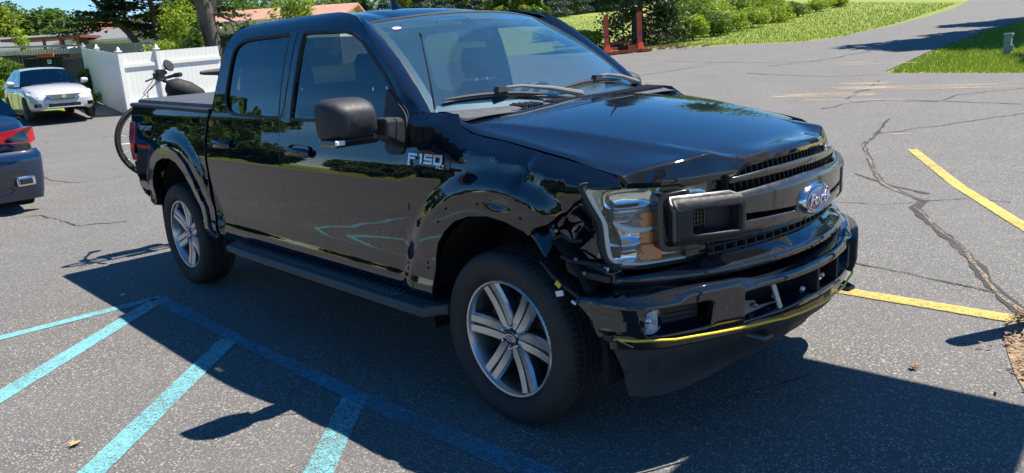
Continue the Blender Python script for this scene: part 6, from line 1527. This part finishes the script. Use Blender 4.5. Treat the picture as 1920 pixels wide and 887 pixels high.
# ================================================================== parked cars and the bicycle
def car(name, label, loc, rz, paint, sc_=(1, 1, 1), front=True, rear=True, glassm=None):
    t = thing(name, label, 'car', loc, rz); t.scale = sc_; W = .86; glassm = glassm or GLASST
    # lower body stations: x, half width, z bottom, z shoulder, z top, crown
    st = [(-.98, .70, .40, .74, .86, .02), (-.95, .78, .33, .80, .96, .03), (-.80, .83, .27, .84, 1.02, .03), (-.45, .855, .24, .86, 1.035, .03), (0, .86, .22, .86, 1.01, .02), (.8, .86, .20, .85, .98, .0), (1.7, .86, .20, .84, .97, .0), (2.05, .86, .21, .83, .985, .03),
          (2.4, .855, .22, .80, .955, .055), (2.8, .85, .24, .76, .89, .065), (3.1, .82, .26, .72, .82, .06), (3.28, .77, .28, .66, .74, .045), (3.40, .69, .30, .60, .655, .03), (3.46, .58, .34, .54, .58, .01)]
    V = []; F = []; ks = []
    def ring(x, w_, zl, zs, zt_, cr):
        return [(w_*.80, zl), (w_*.95, zl+.02), (w_*1.0, zl+.14), (w_*1.005, (zl+zs)/2+.02), (w_*.985, zs-.02), (w_*.955, zs+.03), (w_*.90, zt_-.03), (w_*.83, zt_), (w_*.5, zt_+cr*.75), (0, zt_+cr)]
    for s_ in st:
        r = ring(*s_); full = [(y, z) for y, z in r]+[(-y, z) for y, z in r[-2::-1]]
        for y, z in full: V.append((s_[0], y, z))
    n = 19
    for i in range(len(st)-1):
        for j in range(n-1): F.append((i*n+j, i*n+j+1, (i+1)*n+j+1, (i+1)*n+j))
    F.append(tuple(range(n))); F.append(tuple((len(st)-1)*n+j for j in range(n)))
    q = MB(); q.add(V, F); b_ = q.build('body', paint, t, True, 50)
    md = b_.modifiers.new('s', 'SUBSURF'); md.levels = 1; md.render_levels = 1
    # greenhouse
    gl = [(-.62, 1.035, .70), (.02, 1.43, .56), (.25, 1.47, .555), (1.15, 1.475, .56), (1.38, 1.435, .565), (2.12, 1.0, .74)]
    P = [(-.62, 1.02), (-.35, 1.20), (-.05, 1.38), (.25, 1.455), (.7, 1.475), (1.1, 1.465), (1.38, 1.415), (1.75, 1.21), (2.10, 1.00)]
    V = []; F = []
    for x, z in P:
        k = (z-1.0)/.475; w_ = .80-.235*k
        V += [(x, -w_, z), (x, -w_*.55, z+.022*k+.012), (x, 0, z+.03*k+.015), (x, w_*.55, z+.022*k+.012), (x, w_, z)]
    m_ = []
    for i in range(len(P)-1):
        for j in range(4): F.append((i*5+j, i*5+j+1, (i+1)*5+j+1, (i+1)*5+j)); m_.append(0 if 2 <= i <= 5 else 1)
    q = MB(); q.v = V; q.f = [f for f, k in zip(F, m_) if k == 0]; q.m = [0]*len(q.f); ro = q.build('roof', paint, t, True, 60)
    q = MB(); q.v = V; q.f = [f for i, (f, k) in enumerate(zip(F, m_)) if k == 1 and f[0] >= 30]; q.m = [0]*len(q.f); q.build('windscreen', glassm, t, True, 60)
    q = MB(); q.v = V; q.f = [f for i, (f, k) in enumerate(zip(F, m_)) if k == 1 and f[0] < 30]; q.m = [0]*len(q.f); q.build('rear_window', glassm, t, True, 60)
    for s in (-1, 1):
        def yy(z): return s*(.80-.235*(z-1.0)/.475)
        top = [(x, z) for x, z in P]; 
        def sp(poly, nm, mt, off=0):
            q = MB(); V2 = [(x, yy(z)+s*off, z) for x, z in poly]; q.add(V2, [tuple(range(len(poly)))]); return q.build(nm, mt, t)
        sp([(-.62, .98)]+top+[(2.10, .98)], 'side_pillars', paint)
        sp([(.78, 1.03), (.80, 1.40), (1.08, 1.40), (1.33, 1.36), (1.62, 1.21), (1.88, 1.05), (1.88, 1.03)], 'side_window', glassm, .006)
        sp([(.72, 1.03), (.73, 1.40), (.28, 1.395), (.02, 1.33), (-.20, 1.20), (-.30, 1.06), (-.25, 1.03)], 'side_window', glassm, .006)
        for xw in (0, 2.6):
            q = MB(); q.lathe([(.35, 0), (.35, .02), (.0, .02)], 28, RT((xw, s*.845, .34), -s*pi/2)); q.build('wheel_arch', VOID, t)
            q = MB(); q.lathe([(.19, -.1), (.27, -.1), (.305, -.07), (.315, 0), (.305, .07), (.27, .095), (.20, .10), (.19, .06)], 28, RT((xw, s*.78, .315), -s*pi/2)); wh = q.build('wheel', RUB, t, True, 40)
            q = MB(); q.lathe([(.0, .07), (.05, .085), (.17, .07), (.195, .09), (.20, .10), (.195, .05), (.0, .03)], 28, RT((xw, s*.78, .315), -s*pi/2)); q.build('rim', simple('grey_hubcap', (.38, .38, .38), .35, .7), wh, True, 40)
            for k in range(7):
                a = 2*pi*k/7; q = MB(); q.box((xw+.11*cos(a), s*.868, .315+.11*sin(a)), (.05, .006, .03)); q.build('rim_slot', VOID, wh)
        # door lines, handles, sill
        for xd in (.12, .76, 1.86):
            q = MB(); q.bar((xd, s*.866, .36), (xd+.02, s*.856, .96), .012, .006, up=(0, 1, 0)); q.build('door_gap', VOID, t)
        for xd in (.25, .98): q = MB(); q.box((xd, s*.868, .84), (.17, .03, .03)); q.build('door_handle', paint, t, bevel=.008)
        q = MB(); q.box((1.3, s*.84, .22), (2.0, .06, .08)); q.build('sill', BLK, t)
        q = MB(); q.lathe([(.0, -.10), (.06, -.09), (.085, 0), (.075, .08), (.0, .10)], 12, RT((1.78, s*.97, 1.06), pi/2)); mo = q.build('door_mirror', paint, t, True, 60)
    q = MB(); q.box((1.2, 0, .6), (3.0, 1.4, .6)); q.box((.9, 0, .98), (1.6, 1.2, .1)); q.build('interior', VOID, t)
    for s in (-.35, .35): 
        q = MB(); q.box((1.0, s, 1.12), (.12, .42, .36), Matrix.Rotation(-.2, 4, 'Y'), .8); q.box((.92, s, 1.33), (.10, .22, .12)); q.build('seat', SEAT, t, bevel=.03)
    if front:
        for s in (-1, 1):
            V = [(3.36, s*.60, .655), (3.20, s*.74, .69), (2.98, s*.815, .74), (2.86, s*.80, .80), (3.00, s*.72, .815), (3.25, s*.60, .735)]
            q = MB(); q.add([(x+.025, y*1.02, z+.014) for x, y, z in V]+[(x, y, z-.02) for x, y, z in V], [tuple(range(6)), tuple(range(6, 12))]+[(i, (i+1) % 6, 6+(i+1) % 6, 6+i) for i in range(6)]); h_ = q.build('headlamp', FCHR, t)
            q = MB(); q.box((3.385, s*.62, .43), (.12, .24, .10), Matrix.Rotation(-s*.45, 4, 'Z')); q.build('fog_recess', VOID, t)
        q = MB(); q.prism([(.42, .71), (.30, .585), (-.30, .585), (-.42, .71)], 0, .05, Matrix(((0, -.45, 1, 3.71), (1, 0, 0, 0), (0, 1, 0, 0), (0, 0, 0, 1)))); g_ = q.build('grille', VOID, t)
        for k in range(4): q = MB(); q.box((3.498-.0117*k, 0, .607+.026*k), (.012, .62+.05*k, .009)); q.build('grille_bar', CHR, g_)
        for s in (-1, 1): q = MB(); q.bar((3.455, s*.44, .715), (3.505, s*.27, .59), .025, .05, up=(1, 0, 0)); q.build('grille_wing', CHR, g_)
        q = MB(); q.lathe([(.035, 0), (.055, 0), (.055, .02), (.035, .02)], 20, RT((3.475, 0, .655), 0, pi/2)); q.build('emblem', CHR, t, True); q = MB(); q.box((3.497, 0, .655), (.01, .14, .022)); q.build('emblem_bar', CHR, t)
        q = MB(); q.box((3.44, 0, .42), (.08, .80, .085)); q.build('lower_intake', VOID, t); q = MB(); q.box((3.46, 0, .355), (.05, .92, .03)); q.build('chin_strip', paint, t, bevel=.01)
        q = MB(); q.tube([(2.10, -.5, 1.01), (2.2, 0, 1.02), (2.10, .5, 1.01)], .012, 6); q.build('wiper_blade', BLK, t)
    if rear:
        for s in (-1, 1):
            V = [(-.99, s*.40, .86), (-.99, s*.40, .76), (-.965, s*.76, .74), (-.80, s*.845, .76), (-.62, s*.862, .83), (-.80, s*.84, .90), (-.965, s*.74, .90)]
            q = MB(); k = len(V); q.add([(x-.022, y*1.022, z) for x, y, z in V]+[(x+.06, y*.93, z) for x, y, z in V], [tuple(range(k)), tuple(range(k, 2*k))]+[(i, (i+1) % k, k+(i+1) % k, k+i) for i in range(k)]); q.build('tail_lamp', MATS['red_lens'], t)
            q = MB(); q.box((-1.02, s*.62, .36), (.06, .22, .10), Matrix.Rotation(-s*.3, 4, 'Z')); q.build('exhaust_finisher', CHR, t, bevel=.02); q = MB(); q.box((-1.05, s*.62, .36), (.03, .14, .055), Matrix.Rotation(-s*.3, 4, 'Z')); q.build('exhaust_opening', VOID, t)
        # bumper shelf
        V = []; n = 13
        for z, g_ in ((.16, -.04), (.24, .0), (.30, .02), (.40, .05), (.55, .075), (.63, .07), (.68, .0)):
            for k in range(n):
                a = -pi/2+pi*k/(n-1); V.append((-.80-(.16+g_)*abs(cos(a))**.35, (.845+g_*.4)*(abs(sin(a))**.5*math.copysign(1, sin(a))), z))
        q = MB(); q.add(V, [(i*n+k, i*n+k+1, (i+1)*n+k+1, (i+1)*n+k) for i in range(6) for k in range(n-1)]); q.build('rear_bumper', paint, t, True, 60)
        q = MB(); q.box((-.99, 0, .40), (.07, 1.3, .16)); q.build('diffuser', BLK, t)
    return t
SILVP = carpaint('silver_paint', (.46, .46, .47), flake=.05, rough=.5, spec=.2); BLUEP = carpaint('blue_paint', (.001, .018, .058), rough=.4, spec=.1)
xs_, ys_2 = -25.6, 3.03
car('silver_sedan', 'silver compact sedan facing the lot in front of the green hedge', (xs_, ys_2, gz(-24.3, 3.0)), R_(-2.5), SILVP, rear=False)
car('blue_car', 'blue car cut off by the left frame edge showing its red tail lamp', (-9.72, -1.70, 0), R_(183), BLUEP, sc_=(1.0, 1.03, 1.22), front=False)
# bicycle on a hitch rack
bk = thing('bicycle', 'grey bicycle carried across the truck tail with black bag and bar mirror', 'bicycle', (-5.0, -.10, 0)); BKM = simple('bike_grey', (.12, .13, .14), .35, .4)
def bw(yc, zc, r=.335):
    q = MB(); q.tube([(0, yc+r*cos(t), zc+r*sin(t)) for t in np.linspace(0, 2*pi, 49)], .019, 8, False); w_ = q.build('wheel', RUB, bk, True)
    q = MB(); q.tube([(0, yc+(r-.028)*cos(t), zc+(r-.028)*sin(t)) for t in np.linspace(0, 2*pi, 49)], .011, 6, False); q.build('rim', simple('bike_rim', (.32, .33, .34), .3, .8), w_, True)
    for k in range(24): a = 2*pi*k/24; q = MB(); q.tube([(.02*(-1)**k, yc+.02*cos(a+.6), zc+.02*sin(a+.6)), (0, yc+(r-.03)*cos(a), zc+(r-.03)*sin(a))], .0018, 4); q.build('spoke', simple('spoke_steel', (.45, .46, .47), .3, .9), w_)
    q = MB(); q.lathe([(.02, -.05), (.02, .05)], 10, RT((0, yc, zc), 0, pi/2)); q.build('hub', BKM, w_)
fy, ry_, wz = -.53, .53, 1.055
bw(fy, wz); bw(ry_, wz)
hd0, hd1, stt, bb = (0, -.36, 1.40), (0, -.33, 1.50), (0, .14, 1.46), (0, .08, 1.00)
q = MB(); q.tube([hd0, (0, .12, 1.36)], .018, 8); q.tube([(0, -.37, 1.34), bb], .022, 8); q.tube([bb, stt], .017, 8); q.tube([bb, (0, ry_, wz)], .012, 6); q.tube([(0, .13, 1.36), (0, ry_, wz)], .010, 6); q.tube([(0, -.37, 1.32), hd1], .022, 8); q.build('frame', BKM, bk, True)
q = MB()
for s in (-.045, .045): q.tube([(s, -.38, 1.33), (s, -.42, 1.25), (s, fy, wz)], .012, 6)
q.build('fork', BKM, bk, True)
q = MB(); q.tube([hd1, (0, -.32, 1.56), (.0, -.40, 1.60)], .017, 8); q.tube([(.26, -.36, 1.625), (.10, -.42, 1.60), (0, -.41, 1.60), (-.10, -.40, 1.605), (-.27, -.28, 1.65)], .014, 8); q.build('handlebar', BLK, bk, True)
q = MB(); q.tube([(.26, -.36, 1.625), (.33, -.33, 1.63)], .02, 8); q.tube([(-.25, -.29, 1.645), (-.34, -.22, 1.655)], .02, 8); q.tube([(.2, -.40, 1.61), (.24, -.50, 1.58)], .008, 5); q.tube([(-.18, -.36, 1.62), (-.18, -.47, 1.585)], .008, 5); q.box((0, -.42, 1.63), (.08, .05, .05)); q.box((.12, -.43, 1.61), (.06, .05, .05)); q.box((.03, -.40, 1.665), (.05, .06, .04)); q.build('controls', BLK, bk, True)
q = MB(); q.tube([(.24, -.50, 1.58), (.22, -.60, 1.50), (.1, -.58, 1.36), (.03, -.5, 1.28)], .0035, 5); q.tube([(-.10, -.42, 1.60), (-.08, -.54, 1.48), (-.02, -.46, 1.38)], .0035, 5); q.tube([(.08, -.44, 1.60), (.08, -.62, 1.44), (.02, -.48, 1.33)], .0035, 5); q.build('cable', BLK, bk, True)
q = MB(); q.tube([(-.27, -.28, 1.65), (-.28, -.22, 1.70)], .007, 6); q.lathe([(.0, -.012), (.055, -.01), (.060, .0), (.055, .008), (.0, .010)], 20, RT((-.28, -.20, 1.72), 0, 1.2, .5)); q.build('bar_mirror', BLK, bk, True, 50)
V = []; F = []; n = 16
for yk, zc, a, b_ in ((-.36, 1.50, .03, .03), (-.33, 1.50, .075, .085), (-.24, 1.485, .095, .115), (-.12, 1.44, .10, .115), (-.03, 1.40, .09, .085), (.0, 1.385, .04, .04)):
    for k in range(n): V.append((a*cos(2*pi*k/n), yk, zc+b_*sin(2*pi*k/n)))
for i in range(5):
    for k in range(n): F.append((i*n+k, i*n+(k+1) % n, (i+1)*n+(k+1) % n, (i+1)*n+k))
F += [tuple(range(n)), tuple(5*n+k for k in range(n))]; q = MB(); q.add(V, F); q.build('frame_bag', simple('black_nylon', (.014, .014, .015), .7, nz=.3, nscale=40), bk, True, 60)
q = MB(); q.tube([stt, (0, .16, 1.60)], .014, 8); q.build('seat_post', BLK, bk, True)
q = MB(); V = []; F = []
for yk, a, b_ in ((-.02, .02, .015), (.02, .03, .022), (.12, .05, .03), (.20, .085, .035), (.27, .08, .03), (.29, .05, .02)):
    for k in range(12): V.append((a*cos(2*pi*k/12), yk, 1.63+b_*sin(2*pi*k/12)))
q.add(V, [(i*12+k, i*12+(k+1) % 12, (i+1)*12+(k+1) % 12, (i+1)*12+k) for i in range(5) for k in range(12)]+[tuple(range(12)), tuple(60+k for k in range(12))]); q.build('saddle', simple('saddle_brown', (.06, .055, .055), .6), bk, True, 60)
q = MB(); q.tube([(.05, .08, 1.0), (.05, .16, .86)], .01, 6); q.tube([(-.05, .08, 1.0), (-.05, .0, 1.14)], .01, 6); q.lathe([(.0, 0), (.09, 0), (.09, .006), (.0, .006)], 20, RT((.03, .08, 1.0), 0, pi/2)); q.build('crank', BKM, bk, True, 40)
rk = thing('bike_rack', 'black hitch rack carrying the bicycle behind the truck tailgate', 'rack', (-4.9, 0, 0)); q = MB(); q.tube([(.3, 0, .55), (-.15, 0, .55), (-.15, 0, 1.30)], .03, 8); q.tube([(-.1, -.65, .70), (-.1, .65, .70)], .02, 8); q.tube([(-.15, 0, .62), (-.1, 0, .70)], .02, 8); q.build('bar', BLK, rk, True)
for s in (-1, 1): q = MB(); q.box((-.1, s*.53, .71), (.09, .26, .03)); q.build('wheel_tray', BLK, rk, bevel=.005)
q = MB(); q.tube([(-.15, 0, 1.30), (-.12, -.1, 1.34)], .014, 6); q.build('clamp_arm', BLK, rk)
